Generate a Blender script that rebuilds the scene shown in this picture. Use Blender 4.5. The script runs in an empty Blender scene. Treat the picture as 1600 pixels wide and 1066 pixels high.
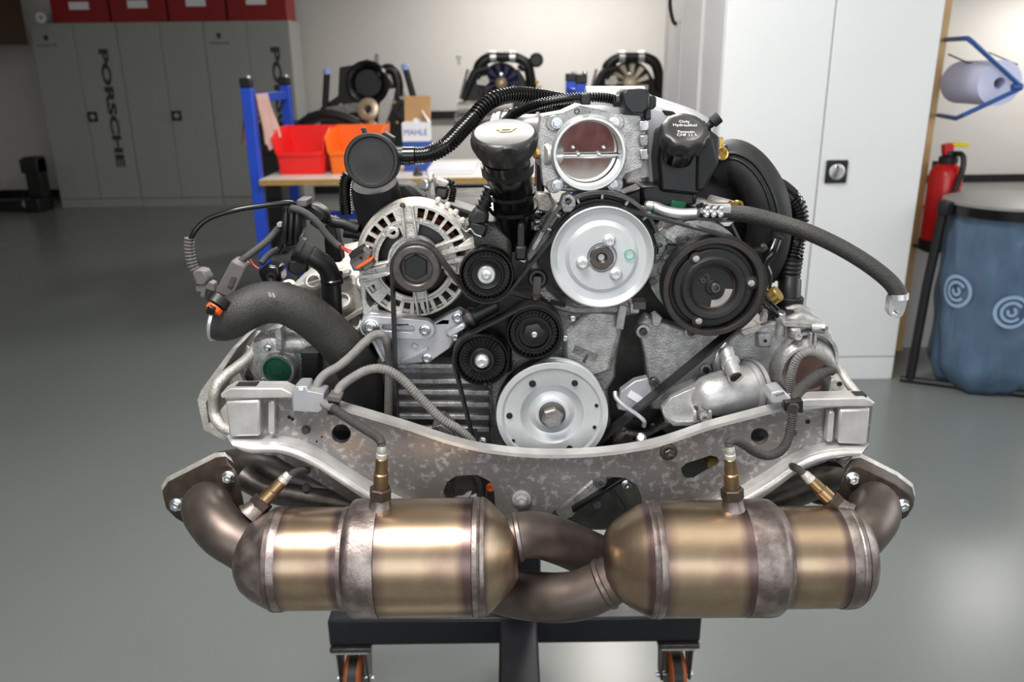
import bpy, math, random
from mathutils import Vector, Matrix
from mathutils.geometry import tessellate_polygon
random.seed(7)
SC = bpy.context.scene
COL = SC.collection

# ------------------------------------------------------------------ camera
F = 1280.0
PITCH = math.radians(18.3)
ROLL = math.radians(0.7)
CAM = Vector((0, 0, 1.5))
FWD = Vector((0, math.cos(PITCH), -math.sin(PITCH)))
U0 = Vector((0, math.sin(PITCH), math.cos(PITCH)))
R0 = Vector((1, 0, 0))
RT = R0 * math.cos(ROLL) - U0 * math.sin(ROLL)
UP = U0 * math.cos(ROLL) + R0 * math.sin(ROLL)
cd = bpy.data.cameras.new('camera')
cam = bpy.data.objects.new('camera', cd)
COL.objects.link(cam)
m = Matrix((RT, UP, -FWD)).transposed().to_4x4()
m.translation = CAM
cam.matrix_world = m
cd.sensor_width = 36.0
cd.lens = F / 1600 * 36
cd.clip_start = 0.02
cd.dof.use_dof = True
cd.dof.focus_distance = 1.02
cd.dof.aperture_fstop = 6.3
SC.camera = cam

# ------------------------------------------------------------------ world, lights, exposure
w = bpy.data.worlds.new('world'); SC.world = w; w.use_nodes = True
w.node_tree.nodes['Background'].inputs[0].default_value = (0.80, 0.90, 1.0, 1)
w.node_tree.nodes['Background'].inputs[1].default_value = 0.05

def area(name, loc, target, sx, sy, power, col=(1, 1, 1)):
    l = bpy.data.lights.new(name, 'AREA'); l.shape = 'RECTANGLE'
    l.size, l.size_y, l.energy, l.color = sx, sy, power, col
    o = bpy.data.objects.new(name, l); COL.objects.link(o)
    o.location = loc
    o.rotation_euler = (Vector(target) - Vector(loc)).to_track_quat('-Z', 'Y').to_euler()
    return o

area('window_light', (0.2, -2.85, 2.0), (0.2, 0, 1.9), 4.4, 1.8, 64, (0.87, 0.94, 1.0))
area('window_light', (4.1, 1.4, 1.9), (0, 1.4, 1.5), 3.0, 1.6, 46, (0.90, 0.95, 1.0))
area('ceiling_lamp', (-0.50, 0.10, 3.05), (-0.50, 0.10, 0), 0.7, 0.9, 62, (1.0, 0.96, 0.91))
area('ceiling_lamp', (0.0, 2.6, 3.05), (0.0, 2.6, 0), 1.2, 0.9, 66, (1.0, 0.97, 0.93))
area('ceiling_lamp', (0.75, 5.4, 3.05), (0.75, 5.4, 0), 0.35, 1.2, 40, (1.0, 0.95, 0.89))
area('ceiling_lamp', (0.6, 9.3, 3.05), (0.6, 9.3, 0), 2.2, 0.35, 98, (1.0, 0.97, 0.94))
area('bench_lamp', (3.2, 4.75, 1.95), (3.2, 4.75, 0), 0.55, 0.35, 9, (1.0, 0.96, 0.92))
area('added_ceiling_fill', (0.9, 0.4, 2.55), (0.9, 0.4, 4), 1.2, 1.2, 26, (1.0, 0.97, 0.93))  # added unseen fill that brightens the ceiling mirrored in the right catalyst

vs = SC.view_settings
vs.view_transform = 'Standard'; vs.look = 'None'; vs.gamma = 1.0; vs.exposure = 0.27
vs.use_curve_mapping = False
SC.display_settings.display_device = 'sRGB'

# ------------------------------------------------------------------ placing: a photo direction met with a real distance Y
def W(px, py, Y):
    d = FWD + RT * ((px - 800) / F) + UP * ((533 - py) / F)
    return CAM + d * (Y / d.y)
def S(px, py, Y):
    d = FWD + RT * ((px - 800) / F) + UP * ((533 - py) / F)
    return (Y / d.y) / F

# ------------------------------------------------------------------ materials
def lin(c):
    return tuple((x / 12.92 if x <= 0.04045 else ((x + 0.055) / 1.055) ** 2.4) for x in c)
def M(name, col, rough=0.5, metal=0.0, var=0.12, scale=60, bump=0.0, bscale=None, coat=0.0, rvar=0.1, second=None, thr=None):
    """col given as sRGB 0..1; 'second' colour appears in noise blotches"""
    mt = bpy.data.materials.new(name); mt.use_nodes = True
    nt = mt.node_tree; n = nt.nodes; L = nt.links
    b = n['Principled BSDF']
    c = lin(col)
    tc = n.new('ShaderNodeTexCoord')
    nz = n.new('ShaderNodeTexNoise'); nz.inputs['Scale'].default_value = scale
    nz.inputs['Detail'].default_value = 6
    L.new(tc.outputs['Object'], nz.inputs['Vector'])
    rp = n.new('ShaderNodeValToRGB')
    c2 = lin(second) if second else tuple(min(1, x * (1 + var)) for x in c)
    c1 = c if second else tuple(x * (1 - var) for x in c)
    lo, hi = thr if thr else (0.3, 0.7)
    rp.color_ramp.elements[0].position = lo; rp.color_ramp.elements[1].position = hi
    rp.color_ramp.elements[0].color = (*c1, 1); rp.color_ramp.elements[1].color = (*c2, 1)
    L.new(nz.outputs['Fac'], rp.inputs['Fac'])
    L.new(rp.outputs['Color'], b.inputs['Base Color'])
    b.inputs['Metallic'].default_value = metal
    if rvar:
        mr = n.new('ShaderNodeMapRange')
        mr.inputs['To Min'].default_value = max(0.02, rough - rvar); mr.inputs['To Max'].default_value = min(1, rough + rvar)
        L.new(nz.outputs['Fac'], mr.inputs['Value']); L.new(mr.outputs['Result'], b.inputs['Roughness'])
    else:
        b.inputs['Roughness'].default_value = rough
    b.inputs['Coat Weight'].default_value = coat
    if bump:
        n2 = n.new('ShaderNodeTexNoise'); n2.inputs['Scale'].default_value = bscale or scale * 6
        n2.inputs['Detail'].default_value = 4
        L.new(tc.outputs['Object'], n2.inputs['Vector'])
        bp = n.new('ShaderNodeBump'); bp.inputs['Strength'].default_value = bump; bp.inputs['Distance'].default_value = 0.002
        L.new(n2.outputs['Fac'], bp.inputs['Height']); L.new(bp.outputs['Normal'], b.inputs['Normal'])
    return mt

alu = M('cast_aluminium', (0.69, 0.685, 0.68), 0.44, 0.6, 0.3, 70, 0.5, 420)
alu_warm = M('warm_cast_aluminium', (0.755, 0.74, 0.715), 0.47, 0.55, 0.22, 60, 0.45, 420)
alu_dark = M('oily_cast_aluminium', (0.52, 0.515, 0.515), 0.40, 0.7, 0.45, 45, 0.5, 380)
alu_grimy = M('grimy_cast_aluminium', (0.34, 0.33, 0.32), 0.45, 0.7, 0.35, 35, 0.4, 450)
pale_cast = M('pale_smooth_casting', (0.735, 0.735, 0.735), 0.36, 0.65, 0.14, 50, 0.3, 500)
alu_bright = M('machined_aluminium', (0.85, 0.85, 0.855), 0.3, 0.75, 0.05, 40)
alu_satin = M('satin_bracket_aluminium', (0.74, 0.74, 0.76), 0.42, 0.6, 0.06, 40, 0.15, 700)
beam_m = M('stained_beam_aluminium', (0.545, 0.53, 0.525), 0.36, 0.6, scale=130, bump=0.12, bscale=300, second=(0.68, 0.685, 0.705), thr=(0.53, 0.66))
beam_clean = M('bright_beam_aluminium', (0.80, 0.79, 0.785), 0.36, 0.55, 0.12, 40, 0.15, 300)
zinc = M('zinc_plated_steel', (0.84, 0.86, 0.88), 0.24, 1.0, 0.1, 200, rvar=0.08)
chrome = M('bright_steel', (0.88, 0.88, 0.88), 0.12, 1.0, 0.03, 60, rvar=0.04)
mirror = M('polished_throttle_plate', (0.86, 0.85, 0.83), 0.09, 1.0, 0.06, 60, rvar=0.04)
pulley_m = M('painted_silver_pulley', (0.78, 0.79, 0.80), 0.36, 0.45, 0.05, 40, rvar=0.05)
steel = M('worn_dark_steel', (0.36, 0.34, 0.33), 0.42, 0.8, 0.25, 80)
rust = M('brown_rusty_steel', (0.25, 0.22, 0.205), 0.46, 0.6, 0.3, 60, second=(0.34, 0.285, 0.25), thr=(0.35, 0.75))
black = M('black_plastic', (0.062, 0.062, 0.066), 0.42, 0, 0.2, 60, 0.12, 500)
black_gloss = M('glossy_black_plastic', (0.05, 0.05, 0.053), 0.2, 0, 0.2, 60, rvar=0.06)
black_soft = M('grained_black_plastic', (0.075, 0.075, 0.08), 0.55, 0, 0.15, 60, 0.25, 900)
cap_m = M('satin_grey_black_cap', (0.17, 0.168, 0.17), 0.36, 0, 0.06, 60, 0.06, 900)
rubber = M('black_rubber', (0.085, 0.085, 0.088), 0.45, 0, 0.2, 80, 0.1, 400)
hose_m = M('woven_grey_rubber', (0.175, 0.172, 0.168), 0.55, 0, 0.15, 120, 0.5, 420)
loom_m = M('grey_cloth_sleeve', (0.47, 0.46, 0.45), 0.7, 0, 0.15, 120, 0.5, 500)
loom_d = M('dark_cloth_sleeve', (0.24, 0.23, 0.225), 0.7, 0, 0.15, 120, 0.5, 500)
grey_conn = M('grey_connector_plastic', (0.36, 0.34, 0.34), 0.5, 0, 0.08, 60)
orange = M('orange_seal', (0.92, 0.36, 0.08), 0.5, 0, 0.08, 60)
wire_red = M('red_wire', (0.72, 0.25, 0.22), 0.45, 0, 0.08, 60)
green = M('green_cap', (0.06, 0.34, 0.24), 0.4, 0, 0.15, 60)
greenmark = M('green_marker', (0.22, 0.66, 0.52), 0.5, 0, 0.15, 200)
brass = M('brass', (0.74, 0.62, 0.36), 0.3, 0.85, 0.12, 80)
gold_st = M('straw_tinted_steel', (0.63, 0.52, 0.39), 0.3, 0.95, 0.2, 50)
copper = M('copper_winding', (0.55, 0.30, 0.22), 0.4, 0.6, 0.3, 200)
brown_plug = M('brown_plug', (0.33, 0.25, 0.23), 0.45, 0, 0.15, 60)
white_print = M('white_print', (0.86, 0.86, 0.86), 0.5, 0, 0.03, 60)
grey_print = M('grey_print', (0.62, 0.62, 0.62), 0.5, 0, 0.1, 60)
yellow_print = M('yellow_print', (0.70, 0.64, 0.30), 0.5, 0, 0.06, 60)
label_m = M('silver_label', (0.62, 0.61, 0.60), 0.4, 0.2, 0.08, 60)
silver_can = M('silver_painted_can', (0.80, 0.82, 0.86), 0.22, 0.55, 0.05, 40)
rotor_m = M('worn_brown_black_iron', (0.20, 0.175, 0.165), 0.5, 0.3, 0.3, 50)
pipe_m = M('heat_browned_pipe', (0.36, 0.325, 0.31), 0.42, 0.8, scale=22, second=(0.47, 0.42, 0.39), thr=(0.35, 0.75))
weld_m = M('purple_grey_weld_band', (0.46, 0.41, 0.40), 0.42, 0.9, scale=40, bump=0.2, bscale=300, second=(0.70, 0.66, 0.64), thr=(0.42, 0.75))

def cat_material():
    mt = M('heat_tinted_catalyst_steel', (0.55, 0.475, 0.40), 0.29, 0.93, scale=7, second=(0.69, 0.605, 0.505), thr=(0.3, 0.7))
    nt = mt.node_tree; n = nt.nodes; L = nt.links
    b = n['Principled BSDF']
    tc = [x for x in n if x.type == 'TEX_COORD'][0]
    rp = [x for x in n if x.type == 'VALTORGB'][0]
    nz = n.new('ShaderNodeTexNoise'); nz.inputs['Scale'].default_value = 11; nz.inputs['Detail'].default_value = 7
    L.new(tc.outputs['Object'], nz.inputs['Vector'])
    r2 = n.new('ShaderNodeValToRGB'); r2.color_ramp.elements[0].position = 0.52; r2.color_ramp.elements[1].position = 0.72
    r2.color_ramp.elements[0].color = (0, 0, 0, 1); r2.color_ramp.elements[1].color = (0.8, 0.8, 0.8, 1)
    L.new(nz.outputs['Fac'], r2.inputs['Fac'])
    mx = n.new('ShaderNodeMix'); mx.data_type = 'RGBA'
    L.new(r2.outputs['Color'], mx.inputs[0]); L.new(rp.outputs['Color'], mx.inputs[6])
    mx.inputs[7].default_value = (*lin((0.47, 0.36, 0.33)), 1)
    sx_ = n.new('ShaderNodeSeparateXYZ'); L.new(tc.outputs['Generated'], sx_.inputs[0])
    ad = n.new('ShaderNodeMath'); ad.operation = 'MULTIPLY_ADD'; ad.inputs[1].default_value = 0.16
    L.new(nz.outputs['Fac'], ad.inputs[0]); L.new(sx_.outputs[0], ad.inputs[2])
    r3 = n.new('ShaderNodeValToRGB'); cr = r3.color_ramp
    cr.elements[0].position = 0.06; cr.elements[0].color = (1, 1, 1, 1)
    cr.elements[1].position = 1.06; cr.elements[1].color = (1, 1, 1, 1)
    for p_, v_ in ((0.22, 0.0), (0.90, 0.0)):
        e_ = cr.elements.new(p_); e_.color = (v_, v_, v_, 1)
    L.new(ad.outputs[0], r3.inputs['Fac'])
    m2 = n.new('ShaderNodeMix'); m2.data_type = 'RGBA'
    L.new(r3.outputs['Color'], m2.inputs[0]); L.new(mx.outputs[2], m2.inputs[6]); m2.inputs[7].default_value = (*lin((0.42, 0.345, 0.335)), 1)
    L.new(m2.outputs[2], b.inputs['Base Color'])
    # fine brushing round the drum
    mp = n.new('ShaderNodeMapping'); mp.inputs['Scale'].default_value = (900, 8, 8)
    L.new(tc.outputs['Object'], mp.inputs['Vector'])
    n3 = n.new('ShaderNodeTexNoise'); n3.inputs['Scale'].default_value = 1.0
    L.new(mp.outputs['Vector'], n3.inputs['Vector'])
    bp = n.new('ShaderNodeBump'); bp.inputs['Strength'].default_value = 0.06; bp.inputs['Distance'].default_value = 0.001
    L.new(n3.outputs['Fac'], bp.inputs['Height']); L.new(bp.outputs['Normal'], b.inputs['Normal'])
    return mt
cat_m = cat_material()

wall_m = M('white_wall_paint', (0.80, 0.785, 0.765), 0.85, 0, 0.02, 3)
ceil_m = M('white_ceiling', (0.82, 0.82, 0.80), 0.9, 0, 0.02, 3)
floor_m = M('grey_epoxy_floor', (0.425, 0.442, 0.435), 0.25, 0, 0.04, 1.2, 0.04, 60, rvar=0.015)
cab_grey = M('grey_cabinet_paint', (0.60, 0.60, 0.585), 0.5, 0, 0.02, 3)
cab_white = M('white_cabinet_paint', (0.84, 0.845, 0.85), 0.38, 0, 0.012, 3)
dark_trim_shade = M('black_trim_and_hole_shade', (0.06, 0.06, 0.06), 0.8, 0, 0.02, 3)  # own black of trims; stands in for shade inside holes, slots and bores
print_dk = M('dark_grey_lettering', (0.20, 0.20, 0.20), 0.6, 0, 0.03, 30)
red_box_m = M('dark_red_plastic', (0.55, 0.07, 0.08), 0.4, 0, 0.08, 6)
case_m = M('oxblood_plastic', (0.34, 0.10, 0.10), 0.5, 0, 0.08, 6)
red_bin_m = M('bright_red_plastic', (0.95, 0.13, 0.12), 0.4, 0, 0.04, 6)
or_bin_m = M('bright_orange_plastic', (1.0, 0.46, 0.10), 0.4, 0, 0.04, 6)
blue_m = M('blue_powder_coat', (0.12, 0.29, 0.76), 0.4, 0, 0.06, 8)
blue_dk = M('blue_enamel', (0.13, 0.30, 0.55), 0.35, 0, 0.06, 8)
blue_card = M('blue_carton', (0.16, 0.31, 0.66), 0.55, 0, 0.04, 8)
white_card = M('white_carton', (0.90, 0.90, 0.92), 0.55, 0, 0.03, 8)
brown_card = M('brown_carton', (0.72, 0.56, 0.38), 0.75, 0, 0.06, 20)
top_white = M('white_laminate', (0.90, 0.89, 0.86), 0.35, 0, 0.02, 6)
osb = M('particle_board_edge', (0.66, 0.52, 0.28), 0.8, 0, 0.25, 60)
wood = M('pine_board', (0.80, 0.66, 0.46), 0.6, 0, 0.12, 6)
cloth_m = M('pink_cloth', (0.80, 0.66, 0.63), 0.9, 0, 0.08, 12)
paper_m = M('blue_white_paper_roll', (0.78, 0.79, 0.90), 0.8, 0, 0.03, 8)
ext_red = M('red_enamel', (0.78, 0.07, 0.09), 0.25, 0, 0.05, 6, rvar=0.03)
yellow_m = M('yellow_plastic', (0.88, 0.80, 0.10), 0.4, 0, 0.05, 6)
bench_m = M('grey_worktop', (0.47, 0.47, 0.46), 0.45, 0, 0.1, 8)
bench_body = M('light_grey_bench_panel', (0.72, 0.71, 0.70), 0.6, 0, 0.03, 6)
caster_or = M('orange_polyurethane', (0.66, 0.32, 0.13), 0.5, 0, 0.15, 30)
stand_m = M('dark_blue_black_steel', (0.135, 0.138, 0.16), 0.38, 0.3, 0.15, 14)
blue_pale = M('pale_blue_cap', (0.62, 0.70, 0.95), 0.4, 0, 0.05, 20)
navy = M('navy_fan', (0.07, 0.09, 0.32), 0.35, 0, 0.1, 30)
fan_alu = M('warm_fan_aluminium', (0.74, 0.68, 0.58), 0.35, 0.6, 0.1, 30)
fan_bright = M('bright_cast_fan', (0.86, 0.82, 0.74), 0.4, 0.2, 0.06, 30)
wood_dk = M('dark_brown_wood', (0.24, 0.16, 0.09), 0.6, 0, 0.15, 6)

def bag_material():
    mt = M('translucent_blue_bag', (0.33, 0.42, 0.52), 0.2, 0, 0.12, 9, 0.6, 14, rvar=0.06)
    b = mt.node_tree.nodes['Principled BSDF']
    b.inputs['Alpha'].default_value = 0.84
    bp = [x for x in mt.node_tree.nodes if x.type == 'BUMP'][0]; bp.inputs['Distance'].default_value = 0.02
    n2 = bp.inputs['Height'].links[0].from_node
    mp = mt.node_tree.nodes.new('ShaderNodeMapping'); mp.inputs['Scale'].default_value = (1.6, 1.6, .35)
    mt.node_tree.links.new([x for x in mt.node_tree.nodes if x.type == 'TEX_COORD'][0].outputs['Object'], mp.inputs['Vector'])
    mt.node_tree.links.new(mp.outputs['Vector'], n2.inputs['Vector'])
    return mt
bag_m = bag_material()

# ------------------------------------------------------------------ mesh builder
def basis(a):
    a = Vector(a).normalized()
    t = Vector((0, 0, 1)) if abs(a.z) < 0.9 else Vector((1, 0, 0))
    u = t.cross(a).normalized(); v = a.cross(u).normalized()
    return a, u, v

def spline(pts, n=8):
    """Catmull-Rom through points of any dimension (lists/tuples)"""
    P = [Vector(p) for p in pts]
    if len(P) < 3: 
        return [P[0].lerp(P[1], i / n) for i in range(n + 1)]
    P = [P[0] * 2 - P[1]] + P + [P[-1] * 2 - P[-2]]
    out = []
    for i in range(1, len(P) - 2):
        a, b, c, d = P[i - 1], P[i], P[i + 1], P[i + 2]
        for k in range(n):
            t = k / n
            out.append(0.5 * ((2 * b) + (c - a) * t + (2 * a - 5 * b + 4 * c - d) * t * t + (3 * b - a - 3 * c + d) * t ** 3))
    out.append(P[-2].copy())
    return out

class MB:
    def __init__(s): s.v = []; s.f = []
    def add(s, vs, fs):
        k = len(s.v); s.v += [Vector(x) for x in vs]; s.f += [[i + k for i in f] for f in fs]
        return s
    def box(s, c, size, rot=None):
        c = Vector(c); x, y, z = [q / 2 for q in size]
        vs = [Vector((a * x, b * y, d * z)) for a in (-1, 1) for b in (-1, 1) for d in (-1, 1)]
        if rot is not None: vs = [rot @ q for q in vs]
        return s.add([q + c for q in vs], [(0, 1, 3, 2), (4, 6, 7, 5), (0, 4, 5, 1), (2, 3, 7, 6), (0, 2, 6, 4), (1, 5, 7, 3)])
    def bb(s, x0, x1, y0, y1, z0, z1):
        return s.box(((x0 + x1) / 2, (y0 + y1) / 2, (z0 + z1) / 2), (abs(x1 - x0), abs(y1 - y0), abs(z1 - z0)))
    def lathe(s, c, axis, prof, seg=32, phase=0.0):
        a, u, v = basis(axis); c = Vector(c)
        vs = []; fs = []; rings = []
        for d, r in prof:
            if r < 1e-6:
                rings.append([len(vs)]); vs.append(c + a * d)
            else:
                rings.append(list(range(len(vs), len(vs) + seg)))
                for i in range(seg):
                    t = 2 * math.pi * i / seg + phase
                    vs.append(c + a * d + u * (r * math.cos(t)) + v * (r * math.sin(t)))
        for A, B in zip(rings, rings[1:]):
            for i in range(seg):
                j = (i + 1) % seg
                if len(A) == 1 and len(B) == 1: break
                if len(A) == 1: fs.append((A[0], B[i], B[j]))
                elif len(B) == 1: fs.append((A[i], A[j], B[0]))
                else: fs.append((A[i], A[j], B[j], B[i]))
        if len(rings[0]) > 1: fs.append(tuple(reversed(rings[0])))
        if len(rings[-1]) > 1: fs.append(tuple(rings[-1]))
        return s.add(vs, fs)
    def ring(s, c, axis, prof, seg=32):
        """closed lathe profile (no caps)"""
        a, u, v = basis(axis); c = Vector(c); n = len(prof); vs = []; fs = []
        for d, r in prof:
            for i in range(seg):
                t = 2 * math.pi * i / seg
                vs.append(c + a * d + u * (r * math.cos(t)) + v * (r * math.sin(t)))
        for k in range(n):
            for i in range(seg):
                j = (i + 1) % seg; k2 = (k + 1) % n
                fs.append((k * seg + i, k * seg + j, k2 * seg + j, k2 * seg + i))
        return s.add(vs, fs)
    def cyl(s, p0, p1, r0, r1=None, seg=20):
        p0, p1 = Vector(p0), Vector(p1)
        return s.lathe(p0, p1 - p0, [(0, r0), ((p1 - p0).length, r0 if r1 is None else r1)], seg)
    def tube(s, pts, r, seg=12, flat=1.0, wob=None):
        """tube through dense points; r a number or list; wob(i, s) scales the radius"""
        P = [Vector(p) for p in pts]; n = len(P)
        R = r if isinstance(r, (list, tuple)) else [r] * n
        T = [(P[min(i + 1, n - 1)] - P[max(i - 1, 0)]).normalized() for i in range(n)]
        a, u, v = basis(T[0]); vs = []; fs = []
        for i in range(n):
            if i:
                q = T[i - 1].rotation_difference(T[i]); u = q @ u; v = q @ v
            for k in range(seg):
                t = 2 * math.pi * k / seg
                vs.append(P[i] + u * (R[i] * math.cos(t)) + v * (R[i] * flat * math.sin(t)))
        for i in range(n - 1):
            for k in range(seg):
                j = (k + 1) % seg
                fs.append((i * seg + k, i * seg + j, (i + 1) * seg + j, (i + 1) * seg + k))
        fs.append(tuple(reversed(range(seg)))); fs.append(tuple(range((n - 1) * seg, n * seg)))
        return s.add(vs, fs)
    def prism(s, loops, off):
        """loops of world points (outline first, then holes), pushed by vector off"""
        off = Vector(off); loops = [[Vector(p) for p in l] for l in loops]
        flat = [p for l in loops for p in l]; n = len(flat)
        tris = tessellate_polygon(loops)
        vs = flat + [p + off for p in flat]; fs = []
        for t in tris:
            fs.append(tuple(t)); fs.append(tuple(reversed([i + n for i in t])))
        k = 0
        for l in loops:
            q = len(l)
            for i in range(q):
                j = (i + 1) % q
                fs.append((k + i, k + i + n, k + j + n, k + j))
            k += q
        return s.add(vs, fs)
    def sphere(s, c, r, seg=16, sc=(1, 1, 1)):
        k = len(s.v)
        s.lathe((0, 0, 0), (0, 0, 1), [(-r * math.cos(math.pi * i / 10), r * math.sin(math.pi * i / 10)) for i in range(11)], seg)
        for i in range(k, len(s.v)):
            q = s.v[i]; s.v[i] = Vector((q.x * sc[0], q.y * sc[1], q.z * sc[2])) + Vector(c)
        return s

WL = {}          # world location of every object made here
def tag(o, label=None, cat=None, group=None, kind=None):
    if label: o['label'] = label
    if cat: o['category'] = cat
    if group: o['group'] = group
    if kind: o['kind'] = kind
    return o
def link(o, parent, loc):
    loc = Vector(loc); WL[o] = loc
    COL.objects.link(o)
    if parent is not None:
        o.parent = parent; o.location = loc - WL[parent]
    else:
        o.location = loc
    return o
def thing(name, loc, label, cat, group=None):
    o = bpy.data.objects.new(name, None); o.empty_display_size = 0.05
    link(o, None, loc)
    return tag(o, label, cat, group)
def obj(name, mb, mat, parent=None, label=None, bevel=0.0, sharp=38, cat=None, group=None, kind=None, origin=None, bseg=2):
    import bmesh
    lo = Vector([min(p[i] for p in mb.v) for i in range(3)]); hi = Vector([max(p[i] for p in mb.v) for i in range(3)])
    c = Vector(origin) if origin is not None else ((lo + hi) / 2 if parent is not None or kind == 'structure' else Vector(((lo.x + hi.x) / 2, (lo.y + hi.y) / 2, lo.z)))
    me = bpy.data.meshes.new(name)
    me.from_pydata([p - c for p in mb.v], [], mb.f)
    bm = bmesh.new(); bm.from_mesh(me)
    bmesh.ops.recalc_face_normals(bm, faces=bm.faces)
    bm.to_mesh(me); bm.free()
    me.materials.append(mat)
    me.shade_smooth(); me.set_sharp_from_angle(angle=math.radians(sharp))
    o = bpy.data.objects.new(name, me)
    link(o, parent, c)
    if bevel:
        b = o.modifiers.new('bevel', 'BEVEL'); b.width = bevel; b.segments = bseg; b.limit_method = 'ANGLE'; b.angle_limit = math.radians(40)
        b.harden_normals = False
    return tag(o, label, cat, group, kind)

def Wp(pts, Y): return [W(x, y, Y) for x, y in pts]
def circ(cx, cy, r, n=20, ry=None, a0=0):
    return [(cx + r * math.cos(a0 + 2 * math.pi * i / n), cy + (ry or r) * math.sin(a0 + 2 * math.pi * i / n)) for i in range(n)]
def plate(name, poly, Y, depth, mat, parent, holes=(), bevel=0.0012, label=None, sm=False, kind=None):
    """flat casting: front face at distance Y, going back by depth"""
    b = MB(); b.prism([Wp(poly, Y)] + [Wp(h, Y) for h in holes], (0, depth, 0))
    return obj(name, b, mat, parent, label, bevel=bevel, kind=kind)
def tube_px(name, pts, r, mat, parent, n=8, seg=12, corr=0, pitch=4.0, label=None, kind=None):
    """pts: (px, py, Y) or (px, py, Y, r_px); corr = depth of corrugation in px"""
    full = [(W(*p[:3]), (p[3] if len(p) > 3 else r) * S(*p[:3])) for p in pts]
    sp = spline([q for q, rr in full], n)
    rs = spline([(rr, 0, 0) for q, rr in full], n)
    pos = sp; rad = [x[0] for x in rs]
    if corr:
        # resample by arc length, four rings to a corrugation
        d = [0]
        for a, b in zip(pos, pos[1:]): d.append(d[-1] + (b - a).length)
        s0 = S(*pts[0][:3]); step = pitch * s0 / 4; out = []; orad = []; k = 0; i = 0
        while k * step < d[-1]:
            t = k * step
            while d[i + 1] < t: i += 1
            f = (t - d[i]) / max(1e-9, d[i + 1] - d[i])
            out.append(pos[i].lerp(pos[i + 1], f)); base = rad[i] + (rad[i + 1] - rad[i]) * f
            orad.append(base - (corr * s0 if k % 4 in (2, 3) else 0)); k += 1
        pos, rad = out, orad
    b = MB(); b.tube(pos, rad, seg)
    return obj(name, b, mat, parent, label, sharp=50 if not corr else 30, kind=kind)
def lathe_px(name, px, py, Y, prof, mat, parent, axis=(0, -1, 0), seg=40, label=None, sharp=30, kind=None):
    """prof in px: (towards the axis end, radius)"""
    k = S(px, py, Y)
    b = MB(); b.lathe(W(px, py, Y), axis, [(d * k, r * k) for d, r in prof], seg)
    return obj(name, b, mat, parent, label, sharp=sharp, kind=kind)

_bolt = {}
def bolt(px, py, Y, r, parent, mat=None, axis=(0, -1, 0), name='bolt', style='torx', label=None, pos=None):
    mat = mat or zinc
    key = (style, mat.name)
    if key not in _bolt:
        b = MB()
        if style == 'torx':
            b.lathe((0, 0, 0), (0, 0, 1), [(-0.5, 1), (0.18, 1), (0.28, 0.82), (0.3, 0.7)], 16)
            b.lathe((0, 0, 0.2), (0, 0, 1), [(0, .74), (0.62, .74), (0.72, .64), (0.72, .4), (0.35, .36), (0.35, 0)], 6)
        elif style == 'hex':
            b.lathe((0, 0, 0), (0, 0, 1), [(-0.5, 1), (0.15, 1), (0.15, .86)], 18)
            b.lathe((0, 0, 0.1), (0, 0, 1), [(0, .84), (0.7, .84), (0.8, .7), (0.8, 0)], 6)
        elif style == 'nut':
            b.lathe((0, 0, 0), (0, 0, 1), [(-0.3, 1.35), (0.1, 1.35), (0.18, 1.2), (0.18, .9)], 18)
            b.lathe((0, 0, 0.1), (0, 0, 1), [(0, .86), (0.6, .86), (0.72, .72), (0.72, .42)], 6)
            b.lathe((0, 0, 0.1), (0, 0, 1), [(0, .4), (1.25, .4), (1.3, .3), (1.3, 0)], 10)
        elif style == 'socket':
            b.lathe((0, 0, 0), (0, 0, 1), [(-0.5, 1), (0.7, 1), (0.85, .88), (0.85, .5), (0.3, .45), (0.3, 0)], 16)
        else:
            b.lathe((0, 0, 0), (0, 0, 1), [(-0.5, 1), (0.2, 1), (0.5, .75), (0.62, .4), (0.65, 0)], 14)
        me = bpy.data.meshes.new(name); me.from_pydata([tuple(p) for p in b.v], [], b.f)
        me.materials.append(mat); me.shade_smooth(); me.set_sharp_from_angle(angle=math.radians(30))
        _bolt[key] = me
    o = bpy.data.objects.new(name, _bolt[key])
    p = pos if pos is not None else W(px, py, Y)
    link(o, parent, p)
    k = S(px, py, Y) * r if pos is None else r
    o.scale = (k, k, k)
    o.rotation_euler = Vector(axis).to_track_quat('Z', 'Y').to_euler()
    if label: o['label'] = label
    return o
def text(name, body, origin, right, up, size, mat, parent, extrude=0.0004, align='CENTER', sx=1.0, label=None, bold=0.0):
    cu = bpy.data.curves.new(name, 'FONT'); cu.body = body; cu.size = size; cu.align_x = align; cu.align_y = 'CENTER'; cu.extrude = extrude; cu.offset = bold
    cu.resolution_u = 3
    tmp = bpy.data.objects.new('tmp', cu)
    me = bpy.data.meshes.new_from_object(tmp)
    bpy.data.objects.remove(tmp); bpy.data.curves.remove(cu)
    r = Vector(right).normalized(); u = Vector(up).normalized(); n = r.cross(u)
    for v in me.vertices:
        v.co = r * (v.co.x * sx) + u * v.co.y + n * v.co.z
    me.materials.clear(); me.materials.append(mat); me.name = name
    o = bpy.data.objects.new(name, me); link(o, parent, origin)
    return tag(o, label)

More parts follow.
